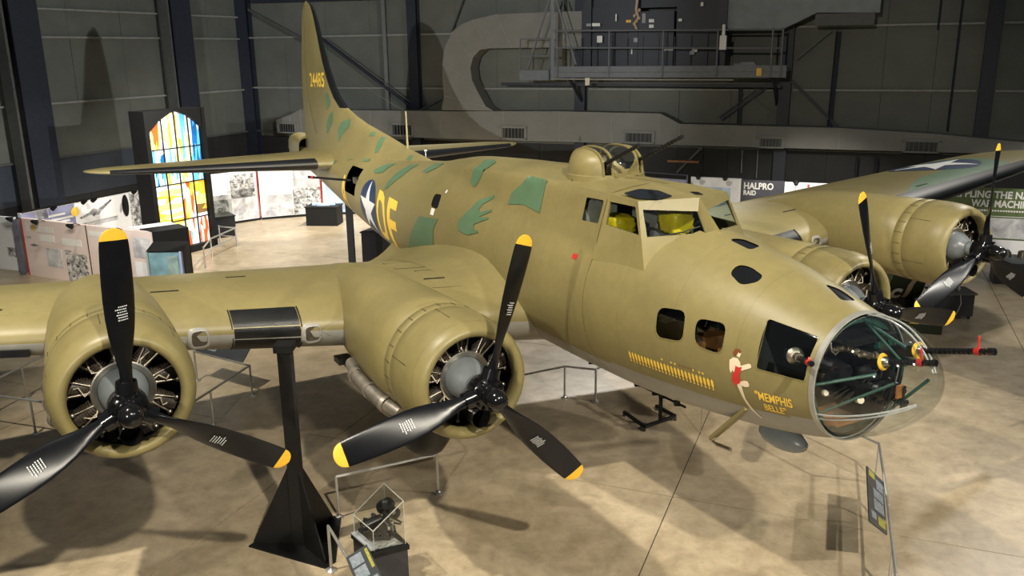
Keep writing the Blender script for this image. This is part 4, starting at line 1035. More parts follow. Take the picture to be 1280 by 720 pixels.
for a0, z1, a1, z0 in ((2.4, 3.3, 3.2, 2.92), (8.56, 3.37, 9.47, 2.92), (13.97, 3.34, 14.92, 2.91), (19.42, 3.25, 20.46, 2.89), (24.76, 3.16, 25.52, 2.84), (29.93, 3.17, 30.95, 2.82)):
    mb = MB(); ca, cz = (a0+a1)/2, (z0+z1)/2; w, h = a1-a0, z1-z0
    for x, z, ww, hh in ((ca, z1+.05, w+.3, .1), (ca, z0-.02, w+.3, .06), (a0-.1, cz, .1, h+.1), (a1+.1, cz, .1, h+.1)): mb.box(dl(x, 1.03, z), (ww, .06, hh), RROT)
    gr = mb.build('grille', 'duct', du, 0)
    mb = MB(); mb.box(dl(ca, 1.012, cz), (w, .02, h), RROT); mb.build('grille_core', 'black', gr, 0)
    for k in range(6):
        mb = MB(); mb.box(dl(a0+w*(k+.5)/6, 1.03, cz), (.035, .03, h), RROT); mb.build('slat', 'ductdark', gr, 0)
# tall duct that loops up from it and away to the plant
lo = thing('looping_duct', 'broad grey duct curling up from the low wall duct to the plant platform', 'duct', RW(12, .55, 4.05))
outer = [(11.04, 4.06), (11.18, 4.67), (11.12, 5.4), (11.15, 6.03), (11.3, 6.75), (11.66, 7.36), (12.1, 7.66), (12.61, 7.83), (13.72, 8.03), (16.3, 8.06), (17.5, 8.06)]
inner = [(13.50, 4.06), (13.16, 4.25), (12.75, 4.95), (12.55, 5.35), (12.48, 5.86), (12.62, 6.3), (12.95, 6.61), (13.4, 6.66), (14.42, 6.66), (16.3, 6.66), (17.5, 6.66)]
ll = lambda a, b, z: RW(a, b, z)-RW(12, .55, 4.05)
groups = [(0, 1), (1, 3), (3, 5), (5, 7), (7, 8), (8, 9), (9, 10)]
for i0, i1 in groups:
    mb = MB()
    for i in range(i0, i1):
        q = [ll(p[0], b, p[1]) for b in (.15, 1.0) for p in (outer[i], outer[i+1], inner[i+1], inner[i])]
        mb.add(q, [(0, 1, 2, 3), (7, 6, 5, 4), (0, 4, 5, 1), (3, 2, 6, 7)]+([(0, 3, 7, 4)] if i == i0 else [])+([(1, 5, 6, 2)] if i == i1-1 else []), 0)
    o = mb.build('duct_section', 'duct', lo, 20)
    s = MB(); s.beam(ll(*outer[i1][:1], 1.01, outer[i1][1]), ll(inner[i1][0], 1.01, inner[i1][1]), .025, .012, up=RB); s.build('duct_seam', 'girt', o, 0)

# plant platform with railing, plant and hood
pf = thing('plant_platform', 'grey steel plant platform with pipe railing high on the back wall', 'platform', RW(21, 1.4, 5.4))
pl = lambda a, b, z: RW(a, b, z)-RW(21, 1.4, 5.4)
mb = MB(); mb.box(pl(21.2, 1.35, 5.75), (8.9, 2.3, .08), RROT); mb.build('deck', 'plat', pf, 0)
mb = MB(); mb.box(pl(21.2, 2.5, 5.82), (8.9, .06, .22), RROT); mb.build('kick_plate', 'plat', pf, 0)
mb = MB(); mb.box(pl(21.2, 2.48, 5.60), (8.9, .08, .2), RROT); mb.build('deck_beam', 'plat', pf, 0)
for z in (7.24, 6.6):
    mb = MB(); mb.tube(pl(16.8, 2.55, z+.05), pl(25.45, 2.55, z-.07), .035, n=8); mb.build('railing', 'plat', pf)
for a in (16.95, 19.05, 21.14, 23.16, 25.1, 25.45):
    mb = MB(); mb.tube(pl(a, 2.55, 5.52), pl(a, 2.55, 7.24), .035, n=8); mb.build('railing_post', 'plat', pf)
mb = MB(); mb.beam(pl(16.72, 2.5, 5.4), pl(16.72, 2.5, 10.5), .13, .13); mb.build('mast', 'plat', pf, 0)
for p, q in (((16.6, 8.5), (15.6, 5.7)), ((16.85, 8.5), (17.7, 6.0))):
    mb = MB(); mb.beam(pl(p[0], 2.45, p[1]), pl(q[0], 2.45, q[1]), .06, .06); mb.build('mast_stay', 'plat', pf, 0)
mb = MB()
for a in (15.36, 16.62): mb.tube(pl(a, 2.5, 5.4), pl(a, 2.5, 7.0), .03, n=8)
for z in (6.35, 7.0): mb.tube(pl(15.36, 2.5, z), pl(16.62, 2.5, z), .03, n=8)
mb.build('gate', 'plat', pf); mb = MB(); mb.box(pl(16.0, 2.4, 5.6), (1.25, .5, .4), RROT); mb.build('landing_step', 'plat', pf, 0)
mb = MB(); mb.beam(pl(16.8, 2.55, 5.45), pl(23.8, 2.55, 5.42), .05, .04); mb.build('cable_tray', 'girt', pf, 0)
for a, z in ((18.2, 5.35), (24.7, 5.7)):
    mb = MB(); mb.box(pl(a, 2.57, z), (.18, .05, .28), RROT); mb.build('notice_plate', 'yellow' if a > 20 else 'cream', pf, 0)
mb = MB(); mb.beam(pl(14, 1.2, 5.2), pl(25.4, 1.2, 5.15), .10, .12); mb.build('support_beam', 'steel_navy', pf, 0)
for a in (17.3, 25.2):
    mb = MB(); mb.beam(pl(a, 2.2, 5.5), pl(a, .2, 4.4), .1, .1); mb.build('bracket', 'steel_navy', pf, 0)
pm = thing('air_handler', 'dark blue air handling plant covered in tags behind the platform railing', 'machine', RW(20.5, 1.2, 5.8))
qm = lambda a, b, z: RW(a, b, z)-RW(20.5, 1.2, 5.8)
for a, w, z, h, b in ((18.7, 2.2, 7.0, 2.3, 1.0), (20.6, 1.5, 6.9, 2.1, 1.25), (22.3, 1.8, 7.2, 2.8, 1.0), (19.8, .35, 8.3, 4.8, 1.3), (17.9, .3, 8.3, 5, 1.2), (20.0, 4.4, 8.7, 1.2, .9), (23.2, .3, 8.0, 4.4, 1.4)):
    mb = MB(); mb.box(qm(a, b, z), (w, .9, h), RROT); mb.build('casing', 'machine', pm, 0)
for k in range(9):
    mb = MB(); a = 17.7+.62*k; mb.box(qm(a, 1.75, 6.4+.05*(k % 3)), (.03, .04, 1.2), RROT); mb.build('casing_rib', 'steel_navy', pm, 0)
rt_ = random.Random(4)
for a, z, w, h, m in ((18.3, 7.5, .32, .12, 'paper'), (18.45, 6.95, .22, .26, 'paper'), (18.0, 7.5, .2, .1, 'greytext'), (20.5, 7.6, .2, .12, 'paper'), (20.5, 7.4, .18, .12, 'paper'), (19.9, 6.9, .16, .16, 'greytext'), (21.2, 6.55, .34, .12, 'paper'), (22.2, 6.5, .2, .14, 'paper'), (22.1, 6.4, .18, .14, 'greytext'), (21.6, 7.6, .14, .1, 'paper'), (22.4, 8.15, .1, .14, 'paper'), (19.1, 7.75, .05, .26, 'paper'), (19.75, 6.5, .05, .26, 'paper'), (19.6, 7.6, .2, .1, 'yellow'), (20.2, 7.7, .14, .36, 'greytext')):
    mb = MB(); mb.box(qm(a, 1.79, z), (w, .012, h), RROT); mb.build('tag', m, pm, 0)
mb = MB(); mb.path([qm(19.95, 1.8, 8.6), qm(19.9, 1.85, 8.0), qm(20.0, 1.85, 7.75), qm(19.85, 1.85, 7.5), qm(19.95, 1.85, 7.3)], .05, 8)
for k in range(6): mb.ball(qm(19.85+.09*(k % 3), 1.86, 7.5+.1*k), .07, 8)
mb.build('hose_bundle', 'tan', pm)
hd = thing('extract_hood', 'pale grey sheet metal extract hood above the right end of the platform', 'duct', RW(25, 1.2, 7.2))
hq = lambda a, b, z: RW(a, b, z)-RW(25, 1.2, 7.2)
mb = MB(); mb.box(hq(24.35, 1.2, 8.2), (2.0, .9, 2.0), RROT); mb.build('hood_box', 'hood', hd, 0)
mb = MB(); v = [hq(*p) for p in ((25.35, .8, 7.2), (26.5, .8, 7.75), (28.6, .8, 7.7), (28.6, .8, 9.4), (25.35, .8, 9.4), (25.35, 1.65, 7.2), (26.5, 1.65, 7.75), (28.6, 1.65, 7.7), (28.6, 1.65, 9.4), (25.35, 1.65, 9.4))]
mb.add(v, [(0, 1, 2, 3, 4), (9, 8, 7, 6, 5), (0, 5, 6, 1), (1, 6, 7, 2), (2, 7, 8, 3), (3, 8, 9, 4), (4, 9, 5, 0)]); mb.build('hood_duct', 'hood', hd, 0)
mb = MB(); mb.box(hq(27.45, 1.2, 7.5), (2.0, .8, .42), RROT); mb.build('hood_mouth', 'ductdark', hd, 0)
mb = MB(); mb.box(RW(23.38, 2.62, 6.75)-RW(23.38, 2.62, 6.75), (.24, .14, .5), RROT); mb.box(Vector((0, 0, .38)), (.1, .1, .5), RROT); tag(mb.build('work_lamp', 'paper', None, 0, loc=RW(23.38, 2.70, 6.75)), 'white work lamp clipped to the platform railing', 'lamp')
mb = MB(); mb.box((0, 0, 0), (.8, .35, .2), RROT); mb.box((.1, 0, .12), (.5, .3, .06), RROT); tag(mb.build('folded_sheet', 'hood', None, 0, loc=RW(24.15, 2.15, 5.90)), 'pale folded sheet lying on the platform deck', 'sheet')

# ------------------------------------------------------------------ stands under the aircraft
st = thing('support_stand', 'tall black steel stand with gusset plates under the near wing', 'stand', (-2.97, 10.67, 0), 0, 'black aircraft support stands')
ainv = AM.inverted()
def wing_bottom(x, y):
    z = 2.8
    for _ in range(30):
        q = ainv @ Vector((x, y, z)); s, yy = -q.x, -q.y
        f = (s-LE(abs(yy)))/(TEs(abs(yy))-LE(abs(yy))); zb = wsec(abs(yy), max(.001, min(1, f)), -1)[2]; z += (zb-q.z)*.8
    return z
ztop = wing_bottom(-2.97, 10.67)
mb = MB(); mb.box((0, 0, (ztop-.06)/2+.01), (.17, .17, ztop-.08)); mb.build('post', 'standblack', st, 0)
mb = MB(); mb.box((0, 0, ztop-.06), (.24, .24, .10)); mb.build('saddle', 'standblack', st, 0)
mb = MB(); pl_ = [(-.72, -.05), (.45, -.60), (.56, -.45), (.42, .70), (.24, .74), (-.62, .14)]
mb.add([(x, y, .0) for x, y in pl_]+[(x, y, .025) for x, y in pl_], [tuple(range(5, -1, -1)), tuple(range(6, 12))]+[(k, (k+1) % 6, 6+(k+1) % 6, 6+k) for k in range(6)]); mb.build('base_plate', 'standblack', st, 0)
for x, y, h in ((-.66, .03, 1.22), (.44, -.50, 1.22), (.30, .66, 1.22)):
    mb = MB(); d = Vector((x, y, 0)).normalized(); n = Vector((-d.y, d.x, 0))*.012; e = Vector((x, y, 0)); i = d*.085
    a = [i+Vector((0, 0, .025)), e+Vector((0, 0, .025)), e+Vector((0, 0, .07)), i+Vector((0, 0, h))]
    mb.add([p+n for p in a]+[p-n for p in a], [(0, 1, 2, 3), (7, 6, 5, 4)]+[(k, (k+1) % 4, 4+(k+1) % 4, 4+k) for k in range(4)]); mb.build('gusset', 'standblack', st, 0)
tp = AW(17.7, 0, -.5); tp.z = 0
ts = thing('support_stand', 'black steel post with a flared foot under the tail of the aircraft', 'stand', tp, 0, 'black aircraft support stands')
zt = AW(17.7, 0, skin(17.7, PI)[2]).z
mb = MB(); mb.box((0, 0, zt/2), (.17, .17, zt-.04)); mb.build('post', 'standblack', ts, 0)
mb = MB(); rows = [[(sx*r, sy*r, z) for sx, sy in ((-1, -1), (1, -1), (1, 1), (-1, 1))] for r, z in ((.6, 0), (.6, .04), (.10, 1.0))]; mb.grid(rows, cu=True, capa=True, capb=True); mb.build('flared_foot', 'standblack', ts, 0)

# ------------------------------------------------------------------ railings, signs and the small display case
def railing(label, pts, posts, h=.66, r=.021, skirt=None, group=None):
    o = thing('barrier_rail', label, 'railing', (posts[0][0], posts[0][1], 0), 0, 'metal visitor railings'); b = Vector((posts[0][0], posts[0][1], 0))
    mb = MB(); P = [Vector((x, y, h)) - b for x, y in pts]
    for p, q in zip(P, P[1:]): mb.tube(p, q, r, n=8)
    for p in P[1:-1]: mb.ball(p, r*1.25, 8)
    mb.build('top_rail', 'rail', o)
    for x, y in posts:
        mb = MB(); c = Vector((x, y, 0))-b; mb.tube(c, c+Vector((0, 0, h)), r, n=8)
        p = mb.build('post', 'rail', o); mb = MB(); mb.lathe(c, (0, 0, 1), [(.075, 0), (.075, .012), (.04, .03), (.03, .05)], 12, capa=True); mb.build('foot_flange', 'rail', p)
    return o
railing('low metal railing running behind the outer near engine, far rail of the two', [(-9.9, 15.3), (-9.66, 16.55), (-9.55, 17.4)], [(-9.70, 16.09), (-9.9, 15.3)])
railing('bright low metal railing crossing behind the outer near engine at the left edge', [(-10.2, 14.95), (-9.30, 14.64), (-8.29, 14.31), (-7.2, 14.0)], [(-8.64, 14.42), (-7.2, 14.0)])
railing('low metal railing bent at a corner post to the right of the outer near engine', [(-6.0, 13.1), (-5.61, 14.45), (-5.19, 16.06), (-6.6, 16.95)], [(-5.51, 14.70), (-5.19, 16.06), (-6.6, 16.95)])
railing('short metal railing bent between two posts beyond the inner near engine', [(-.6, 14.95), (1.005, 15.79), (1.59, 15.60), (2.6, 16.9)], [(1.005, 15.79), (1.59, 15.60), (2.6, 16.9)])
railing('metal railing behind the small glass case, below the propeller tip', [(-2.586, 11.385), (-1.18, 12.065), (-1.9, 13.6)], [(-2.586, 11.385), (-1.18, 12.065)])
re_ = railing('metal railing running forward from the foot of the black wing stand', [(-2.43, 10.04), (-2.11, 9.42), (-1.60, 8.45)], [(-2.43, 10.04), (-1.60, 8.45)])
mb = MB(); b = Vector((-2.43, 10.04, 0))
nd = Vector((.31, -.60, 0)).normalized(); sd = Vector((-nd.y, nd.x, 0))*-1
rg = railing('metal railing turning a corner under the glazed nose of the aircraft', [(5.0, 13.4), (5.64, 12.23), (4.99, 10.37), (4.41, 8.78), (3.9, 7.4)], [(5.64, 12.23), (5.2, 11.0), (4.62, 9.35), (3.9, 7.4)])
rf = thing('barrier_rail', 'pale double railing in front of the stained glass display', 'railing', (-9.77, 26.84, 0)); b = Vector((-9.77, 26.84, 0))
ptsF = [(-10.9, 26.5), (-10.42, 28.3), (-10.0, 29.3), (-9.72, 30.1)]
for z in (.66, .34):
    mb = MB(); P = [Vector((x, y, z))-b for x, y in [(-9.77, 26.84), (-10.0, 28.2), (-9.72, 30.0), (-10.4, 30.3)]]
    for p, q in zip(P, P[1:]): mb.tube(p, q, .026, n=6)
    mb.build('rail', 'rail', rf)
for x, y in ((-9.77, 26.84), (-10.0, 28.2), (-9.72, 30.0), (-10.4, 30.3)):
    mb = MB(); c = Vector((x, y, 0))-b; mb.tube(c, c+Vector((0, 0, .7)), .026, n=6); mb.build('post', 'rail', rf)
def sign(name, label, corners, rows_, thick=.018):
    """a slanted reading board: corners top-left, top-right, bottom-right, bottom-left of its printed face"""
    tl, tr, br, bl = [Vector(c) for c in corners]; o0 = (tl+tr+br+bl)/4; n = (tr-tl).cross(bl-tl).normalized(); n = n if n.z > 0 else -n
    o = thing(name, label, 'sign', o0, 0, 'reading signs on the railings'); mb = MB(); f = [c-o0 for c in (tl, tr, br, bl)]
    mb.add(f+[p-n*thick for p in f], [(0, 1, 2, 3), (7, 6, 5, 4)]+[(k, (k+1) % 4, 4+(k+1) % 4, 4+k) for k in range(4)]); mb.build('board', 'signface', o, 0)
    for (u0, v0, u1, v1, m) in rows_:
        P = lambda u, v: (f[0]*(1-u)+f[1]*u)*(1-v)+(f[3]*(1-u)+f[2]*u)*v+n*.003
        mb = MB(); mb.quad(P(u0, v0), P(u1, v0), P(u1, v1), P(u0, v1)); mb.build('printed_block', m, o, 0, recalc=False)
    return o
M['signface'] = mat('charcoal printed board', (.045, .05, .055), .4, var=.1)
M['signgrey'] = mat('grey printed picture', (.20, .23, .26), .45, var=.3, scale=30)
M['signyellow'] = mat('yellow printed heading', (.30, .28, .05), .45, var=.5, scale=60)
sg = sign('reading_sign', 'slanted charcoal reading sign with yellow headings on the railing under the nose', [(4.87, 10.86, 1.0), (5.20, 11.03, .66), (4.68, 9.66, .66), (4.33, 9.42, 1.0)],
     [(.08, .03, .45, .16, 'signyellow'), (.5, .1, .92, .30, 'signgrey'), (.3, .33, .9, .50, 'signgrey'), (.3, .52, .9, .72, 'signgrey'), (.12, .78, .4, .9, 'signgrey'), (.5, .80, .93, .95, 'signyellow')])
for p in ((5.12, 10.82), (4.78, 9.93)):
    mb = MB(); q = Vector((p[0], p[1], .66))-sg.location; mb.beam(q, q+Vector((-.2, .04, .22)), .03, .02); mb.build('bracket', 'rail', sg, 0)
sign('reading_sign', 'slanted charcoal reading sign with a yellow title beside the small glass case', [(-2.02, 9.12, .78), (-1.82, 9.40, .78), (-1.50, 8.78, .60), (-1.72, 8.52, .60)],
     [(.80, .06, .93, .50, 'signyellow'), (.08, .06, .62, .30, 'signgrey'), (.08, .34, .62, .60, 'signgrey'), (.3, .66, .9, .92, 'signgrey')])
sign('reading_sign', 'dark reading board on the railing right of the outer near engine', [(-6.55, 16.9, .70), (-5.35, 16.15, .70), (-5.25, 16.45, .92), (-6.45, 17.2, .92)], [(.1, .2, .4, .8, 'signgrey')])
# small display case with a wrecked engine part
case_c = Vector((-1.74, 9.90, 0)); ca = math.atan2(9.75-10.01-.0, -1.37+2.11)
ud = Vector((.40, -.44, 0)).normalized(); vd = Vector((.44, .40, 0)).normalized()
p00, p10, p01 = Vector((-2.11, 10.01, 0)), Vector((-1.77, 9.57, 0)), Vector((-1.70, 10.25, 0)); p11 = Vector((-1.37, 9.75, 0))
vc = thing('display_plinth', 'black plinth with a lipped top holding a glass cover', 'plinth', case_c)
def slab4(mb, q, z0, z1, grow=0., mi=0):
    c = sum(q, Vector())/4; q = [p+(p-c).normalized()*grow-case_c for p in q]
    return mb.add([p+Vector((0, 0, z0)) for p in q]+[p+Vector((0, 0, z1)) for p in q], [(3, 2, 1, 0), (4, 5, 6, 7)]+[(k, (k+1) % 4, 4+(k+1) % 4, 4+k) for k in range(4)], mi)
Q = [p00, p10, p11, p01]
mb = MB(); slab4(mb, Q, 0, .49); mb.build('body', 'tablenavy', vc, 0)
mb = MB(); slab4(mb, Q, .49, .55, .03); mb.build('top_lip', 'panelblack', vc, 0)
mb = MB(); qq = [p00.lerp(p10, .5), p10.lerp(p10, 1), p11, p11.lerp(p01, .4)]; slab4(mb, [p00*.72+p11*.28, p10*.9+p01*.1, p11*.92+p00*.08, p01*.75+p10*.25], .551, .556); mb.build('printed_base', 'casemap', vc, 0)
mb = MB(); a, b_ = p00*.97+p11*.03, p10*.97+p01*.03; 
mb.beam(a-case_c+Vector((0, 0, .585)), b_-case_c+Vector((0, 0, .585)), .09, .02); mb.build('caption_strip', 'greytext', vc, 0)
cov = thing('glass_cover', 'clear slant topped acrylic cover over an engine part', 'case', case_c+Vector((0, 0, .55)))
ins = [p*.93+sum(Q, Vector())/4*.07 for p in Q]; hz_ = [.84, .84, 1.16, 1.16]
qb = [p-case_c+Vector((0, 0, .008)) for p in ins]; qt = [p-case_c+Vector((0, 0, h-.55)) for p, h in zip(ins, hz_)]
for k in range(4):
    mb = MB(); mb.quad(qb[k], qb[(k+1) % 4], qt[(k+1) % 4], qt[k]); mb.build('acrylic_pane', 'caseglass', cov, 0, recalc=False)
mb = MB(); mb.quad(*qt); mb.build('acrylic_pane', 'caseglass', cov, 0, recalc=False)
for k in range(4):
    mb = MB(); mb.beam(qt[k], qt[(k+1) % 4], .009, .009); mb.build('polished_edge', 'edge', cov, 0)
    mb = MB(); mb.beam(qb[k], qt[k], .007, .007); mb.build('polished_edge', 'edge', cov, 0)
rp = thing('engine_fragment', 'blackened broken engine part inside the slant topped glass cover', 'exhibit', case_c+Vector((.02, .02, .56)))
mb = MB(); rr_ = random.Random(9)
mb.lathe((.05, .16, .36), (.6, -.5, .5), [(0, -.10), (.09, -.10), (.10, -.02), (.085, .04), (.10, .06), (.06, .12), (0, .12)], 14)
mb.lathe((.16, .08, .30), (.3, -.8, .3), [(.03, -.03), (.075, -.03), (.08, .03), (.03, .03)], 14)
mb.lathe((-.10, .02, .20), (.8, .4, .2), [(0, -.16), (.07, -.16), (.075, 0), (.06, .12), (0, .14)], 12); mb.lathe((-.04, -.06, .13), (.7, -.3, .4), [(0, -.12), (.08, -.1), (.05, .05), (.09, .1), (0, .12)], 12)
for k in range(24):
    p = Vector((rr_.uniform(-.16, .18), rr_.uniform(-.1, .16), rr_.uniform(.05, .32))); mb.tube(p, p+Vector((rr_.uniform(-.1, .1), rr_.uniform(-.1, .1), rr_.uniform(-.08, .08))), rr_.uniform(.012, .03), n=8)
mb.box((0, .02, .03), (.24, .2, .06)); mb.tube((0, .05, .03), (.05, .12, .3), .03)
mb.build('casting', 'gun', rp, 40); mb = MB()
for k in range(7): mb.lathe((.08+.05*(k % 3)-.02, -.02+.03*(k//3), .14+.05*(k//3)), (.3, -.8, .4), [(0, .02), (.03, .02), (.034, 0), (.034, -.03)], 10)
mb.build('valve', 'oldsteel', rp)

# wheeled cart carrying a long black pole, under the belly
ct = thing('wheeled_cart', 'low black wheeled cart with an upright under the belly', 'cart', (2.33, 14.5, 0))
cl = lambda x, y, z: Vector((x-2.33, y-14.5, z))
for p, q in (((2.05, 14.88), (2.33, 14.22)), ((2.33, 14.22), (2.96, 14.66)), ((2.96, 14.66), (2.69, 15.15))):
    mb = MB(); mb.beam(cl(*p, .09), cl(*q, .09), .05, .05); mb.build('frame_bar', 'standblack', ct, 0)
for p in ((2.05, 14.88), (2.33, 14.22), (2.96, 14.66), (2.69, 15.15)):
    mb = MB(); mb.lathe(cl(*p, .035)+Vector((-.02, 0, 0)), (1, 0, 0), [(0, 0), (.034, 0), (.034, .04), (0, .04)], 12); mb.build('caster', 'rubber', ct)
mb = MB(); mb.beam(cl(2.645, 14.44, .1), cl(2.645, 14.44, .52), .06, .06); mb.build('upright', 'standblack', ct, 0)
po = thing('gun_pole', 'long black jointed pole laid across the upright of the wheeled cart', 'pole', (2.63, 14.44, .56))
p0, p1 = Vector((1.37, 16.62, .565))-po.location, Vector((2.99, 13.96, .565))-po.location
mb = MB(); mb.tube(p0, p1, .022, n=8); mb.build('pole', 'standblack', po)
for t in (.12, .58, .74, .80, .93):
    mb = MB(); q = p0.lerp(p1, t); mb.box(q, (.10, .10, .08)); mb.build('clamp', 'standblack', po, 0)
mb = MB(); mb.tube((3.3, 14.05, 0), (3.3, 14.05, 2.05), .006, n=6); tag(mb.build('ground_wire', 'oldsteel'), 'thin grounding wire hanging from the belly to the floor', 'wire')

# ------------------------------------------------------------------ left gallery: printed walls, lamps, stained glass
def photo(name, seed, dark=(.02, .02, .022), light=(.82, .82, .84), scale=2.2, lo=.38, hi=.62, tint=None):
    m = bpy.data.materials.new(name); n, l = nodes_of(m); b = n['Principled BSDF']; b.inputs['Roughness'].default_value = .5
    tc = n.new('ShaderNodeTexCoord'); mp = n.new('ShaderNodeMapping'); mp.inputs['Location'].default_value = (seed*3.7, seed*1.3, seed*2.1); l.new(tc.outputs['Object'], mp.inputs['Vector'])
    z = n.new('ShaderNodeTexNoise'); z.inputs['Scale'].default_value = scale; z.inputs['Detail'].default_value = 9; z.inputs['Roughness'].default_value = .72; z.inputs['Distortion'].default_value = .7; l.new(mp.outputs[0], z.inputs['Vector'])
    r = n.new('ShaderNodeValToRGB'); r.color_ramp.elements[0].position = lo; r.color_ramp.elements[1].position = hi; r.color_ramp.elements[0].color = (*dark, 1); r.color_ramp.elements[1].color = (*light, 1)
    l.new(z.outputs['Fac'], r.inputs['Fac']); l.new(r.outputs['Color'], b.inputs['Base Color']); return m
M['photo_pale'] = photo('pale archive photograph', 1, (.28, .28, .30), (.80, .79, .78), 1.6, .36, .66)
M['photo_dark'] = photo('dark archive photograph', 2, (.015, .015, .018), (.62, .62, .63), 3.2, .40, .66)
M['photo_crowd'] = photo('crowded archive photograph', 3, (.03, .03, .03), (.75, .74, .72), 6, .40, .60)
M['pink'] = mat('pale pink printed board', (.72, .60, .55), .55, var=.05, scale=.8)
M['whitepanel'] = mat('white printed board', (.84, .84, .85), .5, var=.03)
M['lilac'] = mat('lilac print and purple light', (.26, .27, .42), .5, var=.2, scale=1.5)  # lilac print; also paints purple light on the panel behind the turret
M['charpanel'] = mat('charcoal printed panel', (.06, .06, .075), .5, var=.15)
M['redpanel'] = mat('red edge strip', (.55, .06, .04), .5)
M['sky'] = mat('pale blue printed picture', (.42, .54, .68), .5, var=.3, scale=3)
M['greenpanel'] = mat('green printed panel', (.10, .14, .05), .5, var=.2)
def board(name, label, p0, p1, h, prints, z0=0., thick=.12, face='whitepanel', group=None, cat='display'):
    """upright board from floor point p0 to p1 (left to right as seen from the front); prints: (u0, z0, u1, z1, material, name)"""
    p0, p1 = Vector((*p0, 0)), Vector((*p1, 0)); d = (p1-p0); L = d.length; d.normalize(); n = Vector((d.y, -d.x, 0)); c = (p0+p1)/2
    o = thing(name, label, cat, c+Vector((0, 0, z0)), 0, group); R = Matrix((d, -n, Vector((0, 0, 1)))).transposed()
    mb = MB(); mb.box(-n*thick/2+Vector((0, 0, h/2)), (L, thick, h), R); mb.build('board', face, o, 0)
    for u0, a0, u1, a1, m, nm in prints:
        mb = MB(); q = lambda u, z: d*(u*L-L/2)+n*.006+Vector((0, 0, z))
        mb.add([q(u0, a0), q(u1, a0), q(u1, a1), q(u0, a1)]+[q(u0, a0)-n*.005, q(u1, a0)-n*.005, q(u1, a1)-n*.005, q(u0, a1)-n*.005], [(0, 1, 2, 3), (7, 6, 5, 4), (0, 4, 5, 1), (1, 5, 6, 2), (2, 6, 7, 3), (3, 7, 4, 0)]); mb.build(nm, m, o, 0)
    return o, d, n, L
def letter_on(o, d, n, L, txt, u, z, size, m, width=None, off=.012, bold=.01):
    v, f = text_shape(txt, size, bold); w = max(p[0] for p in v); k = (width/w) if width else 1
    mb = MB(); mb.add([d*(u*L-L/2+x*k)+n*off+Vector((0, 0, z+y)) for x, y in v], f); return mb.build('lettering', m, o, 0, recalc=False)
def flat_shape(o, d, n, L, pts, u, z, m, nm='silhouette', off=.011):
    mb = MB(); mb.add([d*(u*L-L/2+x)+n*off+Vector((0, 0, z+y)) for x, y in pts], [tuple(range(len(pts)))]); return mb.build(nm, m, o, 0, recalc=False)
# front printed wall
o, d, n, L = board('graphic_wall', 'long pale pink printed wall with a white heading behind the near propeller', (-15.08, 26.25), (-10.06, 23.75), 1.8, [(.0, .0, .012, 1.8, 'redpanel', 'edge_strip'), (.52, .0, .527, 1.8, 'panelblack', 'panel_gap'), (.335, .0, .50, .88, 'photo_crowd', 'photograph'), (.18, .38, .30, .95, 'photo_pale', 'photograph'), (.55, .0, .60, .35, 'photo_dark', 'photograph'), (.14, 1.15, .26, 1.35, 'paper', 'text_block'), (.32, 1.12, .47, 1.32, 'paper', 'text_block'), (.86, 1.0, .985, 1.6, 'photo_pale', 'photograph'), (.86, .1, .985, .9, 'whitepanel', 'text_block'), (.54, 1.5, .66, 1.64, 'paper', 'text_block'), (.035, 1.2, .07, 1.25, 'photo_dark', 'photograph')], face='pink')
letter_on(o, d, n, L, 'B', .035, 1.42, .36, 'paper'); flat_shape(o, d, n, L, [(.06*math.cos(2*PI*k/12), .11*math.sin(2*PI*k/12)) for k in range(12)], .105, 1.55, 'letter', 'roundel')
for k in range(7): flat_shape(o, d, n, L, [(0, 0), (.085, 0), (.085, .2), (0, .2)], .125+.021*k, 1.43, 'paper', 'lettering')
flat_shape(o, d, n, L, [(-.22, 0), (-.05, .02), (-.02, .06), (.03, .02), (.22, .0), (.04, -.03), (-.03, -.05)], .09, 1.0, 'photo_dark'); flat_shape(o, d, n, L, [(-.2, 0), (.0, .03), (.2, .0), (.0, -.04)], .36, .95, 'photo_dark')
def prism(name, pts, z0, z1, m, label, cat):
    c = sum((Vector((*p, 0)) for p in pts), Vector())/len(pts); k = len(pts); mb = MB()
    v = [Vector((*p, 0))-c for p in pts]; mb.add([p for p in v]+[p+Vector((0, 0, z1-z0)) for p in v], [tuple(range(k-1, -1, -1)), tuple(range(k, 2*k))]+[(i, (i+1) % k, k+(i+1) % k, k+i) for i in range(k)])
    return tag(mb.build(name, m, None, 0, loc=(c.x, c.y, z0)), label, cat)
prism('end_block', [(-10.04, 23.77), (-9.27, 24.47), (-9.75, 25.0), (-10.6, 24.3)], 0, 1.8, 'panelblack', 'black block closing the right end of the pink printed wall', 'block')
prism('display_canopy', [(-10.62, 24.32), (-9.8, 24.98), (-10.2, 25.5), (-11.1, 24.7)], 0, 1.78, 'whitepanel', 'pale block standing behind the black end of the pink printed wall', 'block')
board('graphic_panel', 'narrow white lit panel cut by the left edge of the view', (-17.0, 27.3), (-15.6, 26.75), 1.72, [(.7, .45, .95, .75, 'photo_crowd', 'photograph'), (.97, 0, 1, 1.72, 'sky', 'edge_strip')])
mb = MB(); mb.box((0, 0, .86), (.12, .7, 1.72), Matrix.Rotation(.25, 3, 'Z')); tag(mb.build('end_block', 'charpanel', None, 0, loc=(-15.33, 26.55, 0)), 'dark grey end panel between the pink wall and the white panel', 'block')
